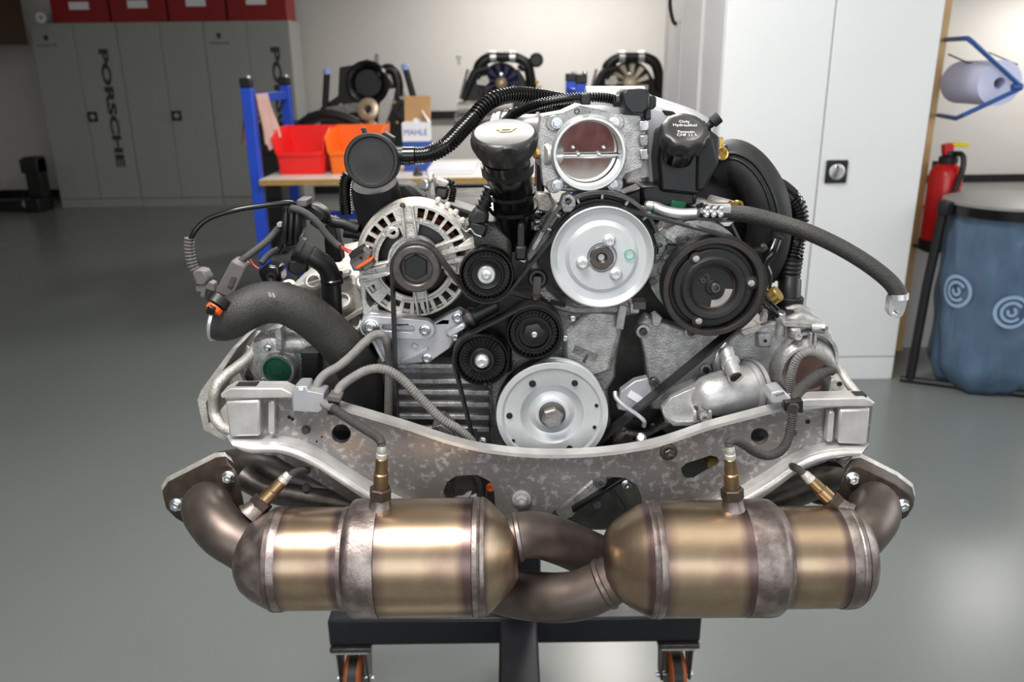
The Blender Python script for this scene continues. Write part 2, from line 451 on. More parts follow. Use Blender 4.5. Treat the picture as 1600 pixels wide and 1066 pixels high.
# ================================================================== the setting
def slab(name, x0, x1, y0, y1, z0, z1, mat, parent=None, **k):
    b = MB(); b.bb(x0, x1, y0, y1, z0, z1)
    return obj(name, b, mat, parent, **k)
XL, XR, YB, YF, ZC = -6.6, 4.2, 10.75, -3.0, 3.2
st = dict(kind='structure')
slab('floor', XL, XR, YF, YB, -0.08, 0.0, floor_m, **st)
slab('ceiling', XL, XR, YF, YB, ZC, ZC + 0.08, ceil_m, **st)
slab('wall_back', XL, XR, YB, YB + 0.1, 0, ZC, wall_m, **st)
slab('wall_left', XL - 0.1, XL, YF, YB, 0, ZC, wall_m, **st)
slab('wall_right', XR, XR + 0.1, YF, YB, 0, ZC, wall_m, **st)
slab('wall_rear', XL, XR, YF - 0.1, YF, 0, ZC, wall_m, **st)
slab('wall_partition', 0.955, XR, 5.2, 5.32, 0, ZC, wall_m, **st)
slab('baseboard_back', XL, XR, YB - 0.03, YB - 0.002, 0.0, 0.10, dark_trim_shade, **st)
slab('baseboard_left', XL + 0.002, XL + 0.03, YF, YB, 0.0, 0.10, dark_trim_shade, **st)
slab('trim_1', -2.55, 1.6, YB - 0.06, YB - 0.002, 0.93, 1.02, dark_trim_shade, **st)
# door handle hoop on the partition end
pe = thing('pull_handle', (0.94, 4.95, 1.78), 'thin black hoop handle on the end of the white partition behind the tall cabinet', 'handle')
b = MB(); b.tube(spline([(0.9535, 4.88, 1.98), (0.915, 4.90, 1.95), (0.905, 4.93, 1.85), (0.93, 4.96, 1.76), (0.9535, 4.97, 1.735)], 6), 0.011, 8)
obj('hoop', b, black, pe)

# ------------------------------------------------------------------ grey lettered cabinets along the back wall
CY, CZ = 9.82, 2.06
edges = [-5.36, -4.39, -3.42, -2.45]
cab_lab = ['leftmost grey lettered cabinet at the back, with long vertical lettering on its right door',
           'middle grey cabinet at the back wall, plain doors without lettering',
           'right grey cabinet at the back, partly hidden by the blue table frame with pink cloth']
for i in range(3):
    x0, x1 = edges[i], edges[i + 1]; xm = (x0 + x1) / 2
    c = thing('storage_cabinet', (xm, CY + 0.25, 0), cab_lab[i], 'cabinet', 'grey cabinets at the back wall')
    slab('body', x0 + 0.002, x1 - 0.002, CY + 0.02, CY + 0.5, 0.0, CZ, cab_grey, c)
    slab('plinth', x0 + 0.004, x1 - 0.004, CY + 0.004, CY + 0.019, 0.0, 0.10, cab_grey, c, bevel=0.002)
    ds = []
    for k, (a, z) in enumerate(((x0 + 0.006, xm - 0.003), (xm + 0.003, x1 - 0.006))):
        ds.append(slab('door', a, z, CY, CY + 0.019, 0.108, CZ - 0.006, cab_grey, c, bevel=0.003))
    # swivel handle on the right door
    h = slab('handle', xm + 0.01, xm + 0.12, CY - 0.012, CY, 0.99, 1.10, black, ds[1], bevel=0.004)
    b = MB(); b.lathe((xm + 0.065, CY - 0.012, 1.045), (0, -1, 0), [(0, .03), (.008, .028), (.01, 0)], 16)
    obj('handle_lever', b, cab_grey, ds[1])
    if i in (0, 2):
        text('lettering', 'PORSCHE', (x1 - 0.19, CY - 0.001, 1.13), (0, 0, -1), (1, 0, 0), 0.135, print_dk, ds[1], sx=2.25, bold=0.006)
        # little crest with a word under it on the left door
        cx = x0 + 0.17
        b = MB(); b.prism([[(cx + a, CY - 0.001, 1.90 + z) for a, z in ((-.025, .03), (0, .036), (.025, .03), (.024, -.01), (0, -.034), (-.024, -.01))]], (0, 0.001, 0))
        obj('crest', b, print_dk, ds[0])
        text('lettering', 'PORSCHE', (cx, CY - 0.001, 1.825), (1, 0, 0), (0, 0, 1), 0.040, print_dk, ds[0], sx=1.3)
# red boxes on the cabinets
bx = [-5.10, -4.44, -3.80, -3.14, -2.46]
rl = ['red storage box on top of the leftmost grey cabinet, beside a white roll', 'second red storage box from the left on the grey cabinets',
      'third red storage box from the left on the grey cabinets', 'rightmost red storage box on the grey cabinets, at the edge over the wall']
for i in range(4):
    x0, x1 = bx[i] + 0.015, bx[i + 1] - 0.01
    r = thing('storage_box', ((x0 + x1) / 2, CY + 0.2, CZ), rl[i], 'box', 'red boxes on the grey cabinets')
    b = MB(); y0, y1, z0, z1 = CY + 0.01, CY + 0.42, CZ, CZ + 0.31
    b.bb(x0, x1, y0, y0 + .012, z0, z1); b.bb(x0, x1, y1 - .012, y1, z0, z1); b.bb(x0, x0 + .012, y0, y1, z0, z1); b.bb(x1 - .012, x1, y0, y1, z0, z1); b.bb(x0, x1, y0, y1, z0, z0 + .01)
    obj('body', b, red_box_m, r, bevel=0.003)
    b = MB(); b.bb(x0 - .008, x1 + .008, y0 - .01, y0 + .004, z1 - .03, z1); b.bb(x0 - .008, x1 + .008, y1 - .004, y1 + .01, z1 - .03, z1)
    obj('rim', b, red_box_m, r)
    slab('label_card', (x0 + x1) / 2 - 0.11, (x0 + x1) / 2 + 0.11, y0 - 0.002, y0, z0 + 0.135 + 0.01 * i, z0 + 0.215 + 0.01 * i, white_card, r)
b = MB(); b.ring((-5.24, CY + 0.12, CZ + 0.06), (0, -1, 0), [(-.1, .06), (.06, .06), (.06, .022), (-.1, .022)], 24)
t = obj('paper_roll', b, white_card, cat='roll', label='small white roll lying on top of the leftmost grey cabinet')
# brown hanging cupboard at the far left
hc = thing('wall_cupboard', (-5.9, 9.5, 1.82), 'dark brown wooden wall cupboard in the top left corner above the white wall', 'cupboard')
slab('body', XL + 0.003, -5.36, 9.2, 9.75, 1.83, 2.5, wood_dk, hc, bevel=0.004)
slab('door', XL + 0.02, -5.37, 9.18, 9.199, 1.84, 2.49, wood_dk, hc, bevel=0.004)
# black folded stand beside the cabinets
fs = thing('folded_stand', (-5.5, 9.6, 0), 'narrow black upright stand with a floor bar, left of the grey cabinets', 'stand')
slab('upright', -5.57, -5.40, 9.55, 9.72, 0.16, 0.62, black, fs, bevel=0.01)
slab('upper_block', -5.60, -5.40, 9.53, 9.74, 0.44, 0.60, black, fs, bevel=0.01)
slab('foot', -5.58, -5.42, 9.45, 9.78, 0.0, 0.16, black, fs, bevel=0.01)
slab('floor_bar', XL + 0.05, -5.58, 9.58, 9.68, 0.0, 0.13, black, fs, bevel=0.01)
b = MB(); b.lathe((-5.62, 9.56, 0.09), (0, -1, 0), [(0, .05), (.02, .045), (.022, 0)], 16); obj('knob', b, cab_grey, fs)
# black tool cart
tcx0, tcx1 = W(414, 300, 7.0).x, W(440, 300, 7.0).x
tc_ = thing('tool_cart', ((tcx0 + tcx1) / 2, 7.2, 0), 'tall narrow black cart standing behind the blue table frame', 'cart')
slab('body', tcx0, tcx1, 7.0, 7.4, 0.06, 1.08, black, tc_, bevel=0.01)
slab('top_tray', tcx0 - 0.02, tcx1 + 0.23, 6.98, 7.42, 1.08, 1.11, black, tc_, bevel=0.005)
slab('plinth', tcx0 + .01, tcx1 - .01, 7.03, 7.38, 0.0, 0.06, dark_trim_shade, tc_)
for k in range(5):
    slab('drawer', tcx0 + .006, tcx1 - .006, 6.988, 7.0, 0.1 + k * .19, 0.275 + k * .19, black_soft, tc_, bevel=0.003)

# ------------------------------------------------------------------ blue framed work table
TZ = 0.90
TX0, TX1, TY0, TY1 = -1.49, 0.385, 4.92, 5.95
tb = thing('work_table', ((TX0 + TX1) / 2, (TY0 + TY1) / 2, 0), 'blue framed work table with white top and tall end posts behind the engine', 'table')
slab('table_top', TX0, TX1, TY0, TY1, TZ - 0.035, TZ, top_white, tb, bevel=0.002)
slab('edge_band', TX0, TX1, TY0 - 0.004, TY0 - 0.0005, TZ - 0.034, TZ - 0.002, osb, tb, label='raw particle board edge')
for (px, Y, xx) in ((None, TY0 + 0.08, TX0 - 0.035), (None, TY1 - 0.1, TX0 - 0.035), (None, TY0 + 0.08, TX1 + 0.035), (None, TY1 - 0.1, TX1 + 0.035)):
    p = slab('post', xx - 0.032, xx + 0.032, Y - 0.032, Y + 0.032, 0.03, 1.42, blue_m, tb, bevel=0.004)
    slab('post_cap', xx - 0.034, xx + 0.034, Y - 0.034, Y + 0.034, 1.42, 1.475, black, p, bevel=0.008)
    b = MB(); b.lathe((xx + .02, Y - .02, 1.475), (0, 0, 1), [(0, .016), (.012, .015), (.014, 0)], 12); obj('cap_screw', b, zinc, p)
    b = MB(); b.lathe((xx, Y, 0.0), (0, 0, 1), [(0, .03), (.03, .025)], 12); obj('foot', b, black, p)
for xx in (TX0 - 0.035, TX1 + 0.035):
    slab('cross_bar', xx - 0.02, xx + 0.02, TY0 + 0.112, TY1 - 0.132, 1.33, 1.385, blue_m, tb, bevel=0.004)
    slab('cross_bar', xx - 0.02, xx + 0.02, TY0 + 0.112, TY1 - 0.132, 0.2, 0.25, blue_m, tb, bevel=0.004)
slab('stretcher', TX0, TX1, TY1 - 0.12, TY1 - 0.08, 0.5, 0.56, blue_m, tb)
# pink cloth over the cross bar
b = MB(); nx, nz = 8, 15; cl = []
xb = TX0 - 0.035
for i in range(nx + 1):
    u = i / nx
    yy = TY0 + 0.13 + 0.25 * u
    for j in range(nz + 1):
        s_ = -0.30 + 0.66 * j / nz
        sp_ = 1 - 0.35 * abs(s_) / .5
        wv = 0.022 * math.sin(u * 9 + s_ * 3)
        fold = .5 + .5 * math.sin(u * 13 + .6)
        if s_ < 0: cl.append((xb - 0.026 - 0.075 * min(1, -s_ * 3) * fold, yy, 1.387 + s_))
        else: cl.append((xb + 0.026 + (0.02 + .10 * s_ * (.3 + u)) * min(1, s_ * 4) * (.55 + .45 * fold), yy - .06 * u * s_, 1.387 - s_ * (.95 - .35 * abs(u - .4))))
n = len(cl); th = 0.006
ring2 = [(x + (th if k % (nz + 1) > 5 else -th), y, z + .003) for k, (x, y, z) in enumerate(cl)]
fcs = []
for i in range(nx):
    for j in range(nz):
        a, c_, d, e = i * (nz + 1) + j, (i + 1) * (nz + 1) + j, (i + 1) * (nz + 1) + j + 1, i * (nz + 1) + j + 1
        fcs.append((a, c_, d, e)); fcs.append((a + n, e + n, d + n, c_ + n))
b.add(cl + ring2, fcs)
obj('cleaning_cloth', b, cloth_m, label='pale pink cloth hanging over the bar of the blue table frame', cat='cloth', sharp=180)

# open-fronted bins on the table
def bin_(px0, px1, mat, label, y0, zt, zs, name='storage_bin'):
    x0, x1 = W(px0, 262, y0).x, W(px1, 262, y0).x
    d = 0.36; z0 = TZ + 0.001
    t_ = thing(name, ((x0 + x1) / 2, y0 + d / 2, z0), label, 'bin', 'picking bins on the work table')
    w_ = 0.012; ti = 0.035
    def side(xa, sgn):
        o = [(xa, y0, z0), (xa, y0 + d, z0), (xa, y0 + d, z0 + zt), (xa, y0 + .12, z0 + zt), (xa, y0 - .03, z0 + zt * .82), (xa, y0 - .03, z0 + zs), (xa, y0, z0 + zs)]
        b = MB(); b.prism([[(x + sgn * (z - z0) * .12, y, z) for x, y, z in o]], (sgn * w_, 0, 0))
        obj('side_wall', b, mat, t_, bevel=0.002)
    side(x0 + ti, -1); side(x1 - ti, 1)
    b = MB(); b.bb(x0 + ti, x1 - ti, y0, y0 + d, z0, z0 + .01); obj('base', b, mat, t_)
    b = MB(); b.prism([[(x0 + ti, y0, z0), (x1 - ti, y0, z0), (x1 - ti + zs * .12, y0 - .03, z0 + zs), (x0 + ti - zs * .12, y0 - .03, z0 + zs)]], (0, .012, 0)); obj('front_wall', b, mat, t_, bevel=0.002)
    b = MB(); b.bb(x0 + ti - zs * .13, x1 - ti + zs * .13, y0 - .042, y0 - .024, z0 + zs - .012, z0 + zs + .012); obj('front_lip', b, mat, t_, bevel=0.003)
    b = MB(); b.prism([[(x0 + ti, y0 + d, z0), (x1 - ti, y0 + d, z0), (x1 - ti + zt * .12, y0 + d, z0 + zt), (x0 + ti - zt * .12, y0 + d, z0 + zt)]], (0, -.012, 0)); obj('rear_wall', b, mat, t_, bevel=0.002)
bin_(432, 511, red_bin_m, 'bright red open bin on the white table top, at its left end', 5.17, 0.275, 0.125)
bin_(513, 598, or_bin_m, 'bright orange open bin next to the red bin on the table', 5.18, 0.275, 0.125)

# blue and white carton with its brown lid up
cy = 5.25
cx0, cx1 = W(628, 200, cy).x, W(670, 200, cy).x
zz = TZ + 0.001
ct = thing('parts_carton', ((cx0 + cx1) / 2, cy + .08, zz), 'small blue and white carton with open brown flap, on the table behind the bins', 'carton')
H = W(640, 192, cy).z - zz
slab('body', cx0, cx1, cy, cy + .16, zz, zz + H * .62, blue_card, ct)
slab('upper_band', cx0, cx1, cy, cy + .16, zz + H * .62, zz + H, white_card, ct)
slab('label_card', cx0 + .04, cx1 - .04, cy - .002, cy, zz + H * .16, zz + H * .48, white_card, ct)
text('lettering', 'MAHLE', ((cx0 + cx1) / 2, cy - .002, zz + H * .80), (1, 0, 0), (0, 0, 1), 0.052, blue_card, ct, sx=.9)
b = MB(); b.prism([[(cx0, cy + .155, zz + H), (cx1, cy + .155, zz + H), (cx1 + .003, cy + .17, zz + H + .155), (cx0 + .003, cy + .17, zz + H + .155)]], (0, .006, 0)); obj('lid_flap', b, brown_card, ct, label='brown inside of the raised flap')
b = MB(); b.prism([[(cx1 - .004, cy + .02, zz + H), (cx1 - .004, cy + .14, zz + H), (cx1 - .05, cy + .12, zz + H + .07), (cx1 - .045, cy + .04, zz + H + .07)]], (.004, 0, 0)); obj('side_flap', b, white_card, ct)
b = MB(); b.sphere(((cx0 + cx1) / 2, cy + .07, zz + H), .03, 12, (1, 1, .8)); obj('wrapped_part', b, white_card, ct)
# white boxes / sheets on the table
b = MB(); b.bb(W(668, 250, 5.1).x, W(742, 250, 5.1).x, 5.05, 5.45, zz, zz + .035)
obj('paper_stack', b, white_card, cat='paper', label='stack of white paper lying on the table right of the carton', bevel=.002)
b = MB(); b.bb(W(560, 240, 5.6).x, W(615, 240, 5.6).x, 5.62, 5.8, zz, zz + .1)
obj('parts_tray', b, cab_grey, cat='tray', label='light grey tray on the table behind the orange bin', bevel=.006)
b = MB(); b.lathe((W(652, 262, 5.0).x, 5.02, zz), (0, 0, 1), [(0, .03), (.02, .03), (.028, .016), (.05, .014), (.055, 0)], 16)
obj('steel_fitting', b, steel, cat='fitting', label='small dark metal fitting standing near the table edge below the carton')
# black belt/tyre shaped cover and chrome part lying behind the bins
b = MB(); b.tube(spline([W(466, 205, 5.75), W(480, 190, 5.72), W(505, 180, 5.7), W(535, 184, 5.7), (W(560, 195, 5.7))], 8), 0.055, 12, 0.7)
for q in b.v: q.z = max(q.z, zz)
obj('hose_bend', b, rubber, cat='hose', label='thick black bent hose lying behind the red bin on the table')
b = MB(); b.ring(W(577, 172, 5.72), (-.2, -1, .25), [(0, .07), (.03, .075), (.04, .06), (.04, .03), (0, .03)], 24); 
b.cyl((W(577, 172, 5.74).x, 5.76, zz), W(577, 178, 5.74), .03, .03, 12)
obj('pulley_part', b, fan_alu, cat='pulley', label='shiny round metal pulley standing behind the orange bin')
for k, (x, y) in enumerate(((555, 192), (566, 196), (577, 189), (586, 193))):
    p = W(x, y, 5.85); b = MB(); b.lathe((p.x, p.y, zz), (0, 0, 1), [(0, .017), (p.z - zz, .017), (p.z - zz + .012, .012), (p.z - zz + .016, 0)], 12)
    obj('bright_sleeve', b, chrome, cat='sleeve', group='small bright metal sleeves behind the bins', label='small bright metal sleeve standing behind the orange bin')

# ------------------------------------------------------------------ engines on stands in the background
def base_stand(root, x, y, ztop, wd=0.5):
    slab('stand_column', x - .05, x + .05, y + .25, y + .35, 0.12, ztop, stand_m, root)
    slab('stand_beam', x - wd / 2, x + wd / 2, y + .22, y + .38, 0.05, 0.13, stand_m, root)
    slab('stand_beam', x - .05, x + .05, y - .4, y + .22, 0.05, 0.13, stand_m, root)
    for a, c in ((x - wd / 2 + .05, y + .3), (x + wd / 2 - .05, y + .3), (x, y - .33)):
        b = MB(); b.cyl((a - .015, c, .026), (a + .015, c, .026), .026, None, 12); obj('caster_wheel', b, rubber, root)
def pt(px, py, Y): return tuple(W(px, py, Y))
# first: black one with a wide dark intake mouth
Y = 7.0
e = thing('engine', (W(575, 150, Y).x, Y + .1, 0), 'black background engine with wide dark intake mouth and blue capped pipes', 'engine', 'engines on stands in the background')
k = S(575, 150, Y)
b = MB(); b.prism([Wp([(500, 168), (528, 150), (530, 105), (560, 100), (600, 104), (622, 150), (640, 172), (640, 230), (500, 230)], Y)], (0, .5, 0)); obj('block', b, black, e, bevel=.01)
lathe_px('intake_mouth', 575, 130, Y - .02, [(-6, 34), (4, 34), (6, 31), (4, 26), (-4, 20), (-5, 0)], black_gloss, e, seg=32)
tube_px('intake_bend', [(590, 118, Y), (604, 108, Y), (616, 112, Y), (622, 130, Y), (622, 150, Y)], 8, black, e)
for (a, b_, c, d) in ((511, 112, 508, 165), (633, 105, 646, 152)):
    tube_px('riser_pipe', [(a, b_, Y - .05), ((a + c) / 2, (b_ + d) / 2, Y - .05), (c, d, Y - .05)], 5, black, e)
    lathe_px('pipe_cap', a, b_, Y - .05, [(-4, 5.8), (3, 5.8), (4.5, 4), (4.5, 0)], blue_pale, e, axis=(0, 0, 1), seg=16)
b = MB(); b.prism([Wp([(600, 140), (618, 138), (612, 170), (600, 200), (590, 200), (592, 165)], Y - .04)], (0, .1, 0)); obj('side_casting', b, alu_warm, e, bevel=.006)
b = MB(); b.prism([Wp([(570, 92), (584, 96), (586, 84), (590, 84), (590, 102), (572, 102)], Y)], (0, .1, 0)); obj('top_valve', b, alu_dark, e, bevel=.005)
plate('cover_plate', [(508, 168), (560, 160), (572, 172), (520, 182)], Y - .1, .1, alu_dark, e)
lathe_px('side_pulley', 632, 172, Y - .06, [(-3, 16), (3, 16), (3, 10), (1, 8), (1, 0)], black, e, seg=24)
for q in ((616, 160), (620, 192), (606, 192), (519, 170), (532, 164)): bolt(*q, Y - .07, 2.6, e, brass)
base_stand(e, W(575, 150, Y).x, Y, W(575, 228, Y).z)
# second and third: air-cooled style engines with a fan
def fan_engine(cx, cy, Y, label, fan_mat, hub_mat, mirror_=1, fan_r=24):
    k = S(cx, cy, Y)
    X = lambda dx: cx + dx * mirror_
    e = thing('engine', (W(cx, cy, Y).x, Y + .1, 0), label, 'engine', 'engines on stands in the background')
    b = MB(); b.prism([Wp([(cx - 62, cy + 40), (cx - 52, cy + 12), (cx - 40, cy - 14), (cx - 18, cy - 24), (cx + 30, cy - 22), (cx + 46, cy + 5), (cx + 58, cy + 14), (cx + 66, cy + 40), (cx + 60, cy + 70), (cx - 60, cy + 70)], Y + .08)], (0, .5, 0)); obj('block', b, black, e, bevel=.012)
    lathe_px('fan_housing', cx + 2, cy, Y + .04, [(-6, fan_r + 3), (2, fan_r + 3), (2, fan_r + 1), (-2, fan_r), (-3, 0)], black, e, seg=32)
    fh = lathe_px('fan_hub', cx + 2, cy, Y, [(-4, 10), (3, 9), (5, 7), (3, 5), (6, 3.5), (7, 0)], hub_mat, e, seg=24)
    c = W(cx + 2, cy, Y + .03)
    for i in range(11):
        a = 2 * math.pi * i / 11; a2 = a + .2; r0, r1 = 9 * k, fan_r * k
        d = lambda r, t, y: c + Vector((r * math.cos(t), y, r * math.sin(t)))
        b = MB(); b.add([d(r0, a, -.02), d(r1, a2, -.02), d(r1, a2 + .26, .012), d(r0, a + .4, .012), d(r0, a, -.01), d(r1, a2, -.01), d(r1, a2 + .26, .022), d(r0, a + .4, .022)],
                        [(0, 1, 2, 3), (7, 6, 5, 4), (0, 4, 5, 1), (1, 5, 6, 2), (2, 6, 7, 3), (3, 7, 4, 0)])
        obj('fan_blade', b, fan_mat, fh)
    tube_px('intake_pipe', [(X(-36), cy - 8, Y + .02), (X(-32), cy - 28, Y), (X(-16), cy - 40, Y), (X(5), cy - 41, Y), (X(26), cy - 40, Y), (X(42), cy - 30, Y), (X(48), cy - 8, Y + .02), (X(50), cy + 8, Y + .04)], 8, black, e)
    for dx in (-10, 20):
        lathe_px('hose_clamp', X(dx) - 5, cy - 41, Y, [(0, 8.8), (9, 8.8)], alu_bright, e, axis=(1, 0, 0), seg=20)
    tube_px('air_duct', [(X(-58), cy + 26, Y - .03), (X(-46), cy - 4, Y - .03), (X(-38), cy - 18, Y - .02), (X(-18), cy - 24, Y)], 5.5, black_soft, e)
    tube_px('brace_rod', [(X(-62), cy + 24, Y - .06), (X(-50), cy - 22, Y - .06)], 2, alu_dark, e, n=2, seg=8)
    plate('valve_cover', [(X(-36), cy - 8), (X(-20), cy - 12), (X(-16), cy - 2), (X(-22), cy + 4), (X(-36), cy + 2)], Y - .01, .06, alu_warm, e)
    b = MB(); b.tube([W(X(-66), cy + 40, Y - .04), W(X(20), cy + 36, Y - .04)], 11 * k, 16); obj('heat_exchanger', b, alu_warm, e)
    b = MB(); b.tube([W(X(-70), cy + 58, Y - .02), W(X(10), cy + 56, Y - .02)], 11 * k, 16); obj('lower_heat_exchanger', b, alu_dark, e)
    for q in ((X(2), cy - 14), (X(20), cy + 8), (X(58), cy - 2), (X(62), cy + 6)): bolt(*q, Y - .04, 3, e, brass if q[0] > cx + 40 else chrome)
    for (dx, dy) in ((-30, 14), (-22, 14), (-14, 14)): lathe_px('injector', X(dx), cy + dy, Y - .03, [(-5, 3), (3, 3), (4, 0)], steel, e, axis=(0, 0, 1), seg=10)
    base_stand(e, W(cx, cy, Y).x, Y, W(cx, cy + 68, Y + .1).z)
    return e
e2 = fan_engine(781, 130, 7.6, 'background engine with dark blue cooling fan and round black pot at upper right', navy, fan_alu, fan_r=28)
lathe_px('round_pot', 838, 94, 7.6, [(-8, 11), (3, 11), (5, 8), (5, 0)], black, e2, seg=24)
tube_px('pot_neck', [(826, 100, 7.6), (818, 106, 7.6), (812, 100, 7.6)], 6, black, e2)
lathe_px('white_cap', 717, 91, 7.55, [(-10, 2.4), (0, 2.4), (0, 4.2), (4, 4.2), (5, 0)], white_print, e2, axis=(0, 0, 1), seg=12)
fan_engine(982, 130, 7.9, 'background engine with pale metal cooling fan beside the white partition', fan_bright, fan_bright, fan_r=30)
# added grey sheet shaped like the shadow on the wall beyond the partition edge
b = MB(); b.prism([[tuple(W(1010, 130, 9.0)), tuple(W(1068, 88, 9.0)), (W(1075, 88, 9.0).x, 9.0, 0), (W(1010, 130, 9.0).x, 9.0, 0)]], (0, .05, 0))
obj('shadow_sheet', b, bench_m, cat='panel', label='grey sheet standing in for the sloping wall shadow at the back, beside the white partition', bevel=.004)

# ------------------------------------------------------------------ tall white cabinet on the right
KX0, KX1, KY = 0.955, 1.912, 3.85
KM = (KX0 + KX1) / 2
c = thing('tall_cabinet', (KM, KY + .2, 0), 'tall white two-door metal cabinet with black square lock on the right', 'cabinet')
slab('body', KX0, KX1, KY + .02, KY + .41, 0, 1.98, cab_white, c, bevel=.003)
slab('plinth', KX0 + .002, KX1 - .002, KY + .003, KY + .019, 0, .118, cab_white, c, bevel=.002)
d0 = slab('door', KX0 + .003, KM - .0025, KY, KY + .019, .122, 1.975, cab_white, c, bevel=.003)
d1 = slab('door', KM + .0025, KX1 - .003, KY, KY + .019, .122, 1.975, cab_white, c, bevel=.003)
slab('door_gap', KM - .006, KM + .006, KY + .012, KY + .0195, .13, 1.97, dark_trim_shade, c)
hp = W(1306, 268, KY)
h = slab('lock_plate', hp.x - .051, hp.x + .051, KY - .012, KY, hp.z - .053, hp.z + .053, black, d1, bevel=.006)
b = MB(); b.lathe((hp.x, KY - .012, hp.z), (0, -1, 0), [(0, .036), (.004, .036), (.005, .030), (.002, .028), (.002, 0)], 24); obj('lock_dish', b, alu_bright, d1)
b = MB(); b.box((hp.x - .008, KY - .02, hp.z), (.026, .014, .066), Matrix.Rotation(.25, 3, 'Y')); obj('lock_lever', b, chrome, d1, bevel=.004)
slab('storage_cabinet', KX0, KX1 - .02, 4.33, 4.80, 0, 1.98, cab_white, None, cat='cabinet', label='white cabinet standing right behind the tall white two-door cabinet', bevel=.004)
slab('storage_cabinet', KX0 + .001, KX1 - .02, 4.815, 5.19, 0, 1.98, cab_white, None, cat='cabinet', label='rearmost white cabinet of the row, its end panel against the white partition', bevel=.004)
b = MB(); b.bb(KX1 - .05, 2.155, 4.275, 4.312, 0.001, 2.6)
obj('pine_board', b, wood, cat='board', label='upright pine board standing behind the tall white cabinet', bevel=.002)

# paper roll in its blue bracket
RX, RZ, RY = W(1562, 130, 3.9).x, W(1562, 130, 3.9).z, 3.9
b = MB(); b.ring((RX, RY, RZ), (0, 1, 0), [(0, .1), (.34, .1), (.34, .026), (0, .026)], 40)
obj('paper_towel_roll', b, paper_m, cat='roll', label='large pale blue paper towel roll held in a blue wall bracket', origin=(RX, RY + .17, RZ))
br = thing('roll_holder', (RX, 4.2, RZ - .15), 'blue tubular wall bracket that holds the paper towel roll', 'holder')
ap = W(1592, 136, 3.84)
def arm(pts, name='arm'):
    b = MB(); b.tube(pts, .011, 8); return obj(name, b, blue_dk, br)
up_ = [W(1478, 62, 4.27), W(1512, 60, 3.90), W(1522, 68, 3.855)] + [ap + Vector((0, 0, .01))]
dn_ = [W(1466, 180, 4.27), W(1494, 185, 3.92), W(1505, 180, 3.855)] + [ap - Vector((0, 0, .01))]
arm(up_); arm(dn_)
b = MB(); b.cyl((RX, 3.97, RZ), (RX, 4.27, RZ), .0245, None, 16); obj('spindle', b, steel, br)
b = MB(); b.cyl((ap.x - .03, 3.84, ap.z), (ap.x + .012, 3.84, ap.z), .016, None, 10); obj('apex_joint', b, blue_dk, br)
b = MB(); b.tube([W(1482, 85, 4.27), W(1512, 98, 4.1), W(1590, 101, 3.9), W(1545, 82, 4.0)], .004, 6); obj('tear_wire', b, steel, br)

# fire extinguisher
EX = W(1474, 300, 4.16).x; EY = 4.16
ez0, ez1 = W(1468, 388, EY).z, W(1478, 255, EY).z
ex = thing('fire_extinguisher', (EX, EY, ez0), 'red fire extinguisher with yellow tipped lever and black hose by the pine board', 'extinguisher')
R_ = .078
b = MB(); b.lathe((EX, EY, ez0), (0, 0, 1), [(.03, R_ - .004), (.04, R_), (ez1 - ez0 - .05, R_), (ez1 - ez0 - .02, R_ * .85), (ez1 - ez0, R_ * .45), (ez1 - ez0 + .01, .03)], 32); obj('cylinder', b, ext_red, ex)
b = MB(); b.lathe((EX, EY, ez0), (0, 0, 1), [(0, R_ + .003), (.032, R_ + .004), (.05, R_ + .003)], 32); obj('base_ring', b, black, ex)
b = MB(); b.lathe((EX, EY, ez1), (0, 0, 1), [(0, .045), (.03, .045), (.04, .03), (.06, .028)], 20); obj('valve_head', b, black, ex)
b = MB(); b.prism([[(EX - .03, EY - .02, ez1 + .04), (EX + .01, EY - .02, ez1 + .04), (EX + .012, EY - .02, ez1 + .085), (EX - .005, EY - .02, ez1 + .10), (EX - .04, EY - .02, ez1 + .09)]], (0, .04, 0)); obj('lever', b, ext_red, ex, bevel=.004)
b = MB(); b.box((EX + .045, EY, ez1 + .09), (.085, .03, .022)); obj('lever_tip', b, yellow_m, ex, bevel=.004)
hp_ = [(EX + .02, EY - .03, ez1 + .05), (EX + .03, EY - .07, ez1 + .045), (EX + .028, EY - .095, ez1 - .01), (EX + .012, EY - .094, ez1 - .1), (EX - .018, EY - .094, ez1 - .22), (EX - .042, EY - .085, ez0 + .14), (EX - .05, EY - .08, ez0 + .08)]
b = MB(); b.tube(spline(hp_, 6), .0135, 10); obj('hose', b, rubber, ex)
b = MB(); b.cyl(hp_[-1], (EX - .052, EY - .08, ez0 + .05), .012, .010, 10); obj('nozzle', b, alu_bright, ex)
text('lettering', 'FEUERLÖSCHER', (EX + .045, EY - .0655, ez0 + .16), (.12, 0, 1), (-.85, -.5, .1), .026, white_print, ex)
slab('wall_hook', EX - .02, EX + .02, EY + .075, 4.275, ez1 - .08, ez1 + .0, black, ex)
slab('bracket_foot', EX - .06, EX + .06, EY - .05, 4.274, ez0 - .012, ez0 - .001, black, ex)

# grey bench behind, with its upstand
bn = thing('bench', (3.15, 4.7, 0), 'light grey bench with grey worktop along the white partition at the right', 'bench')
slab('front_panel', 2.17, XR - .01, 4.34, 4.37, 0.0, .775, bench_body, bn)
slab('side_panel', 2.17, 2.20, 4.371, 5.19, 0.0, .775, bench_body, bn)
slab('worktop', 2.165, XR - .01, 4.33, 5.195, .776, .80, bench_m, bn, bevel=.003)
slab('upstand', 2.165, XR - .01, 5.165, 5.195, .801, .845, dark_trim_shade, bn)

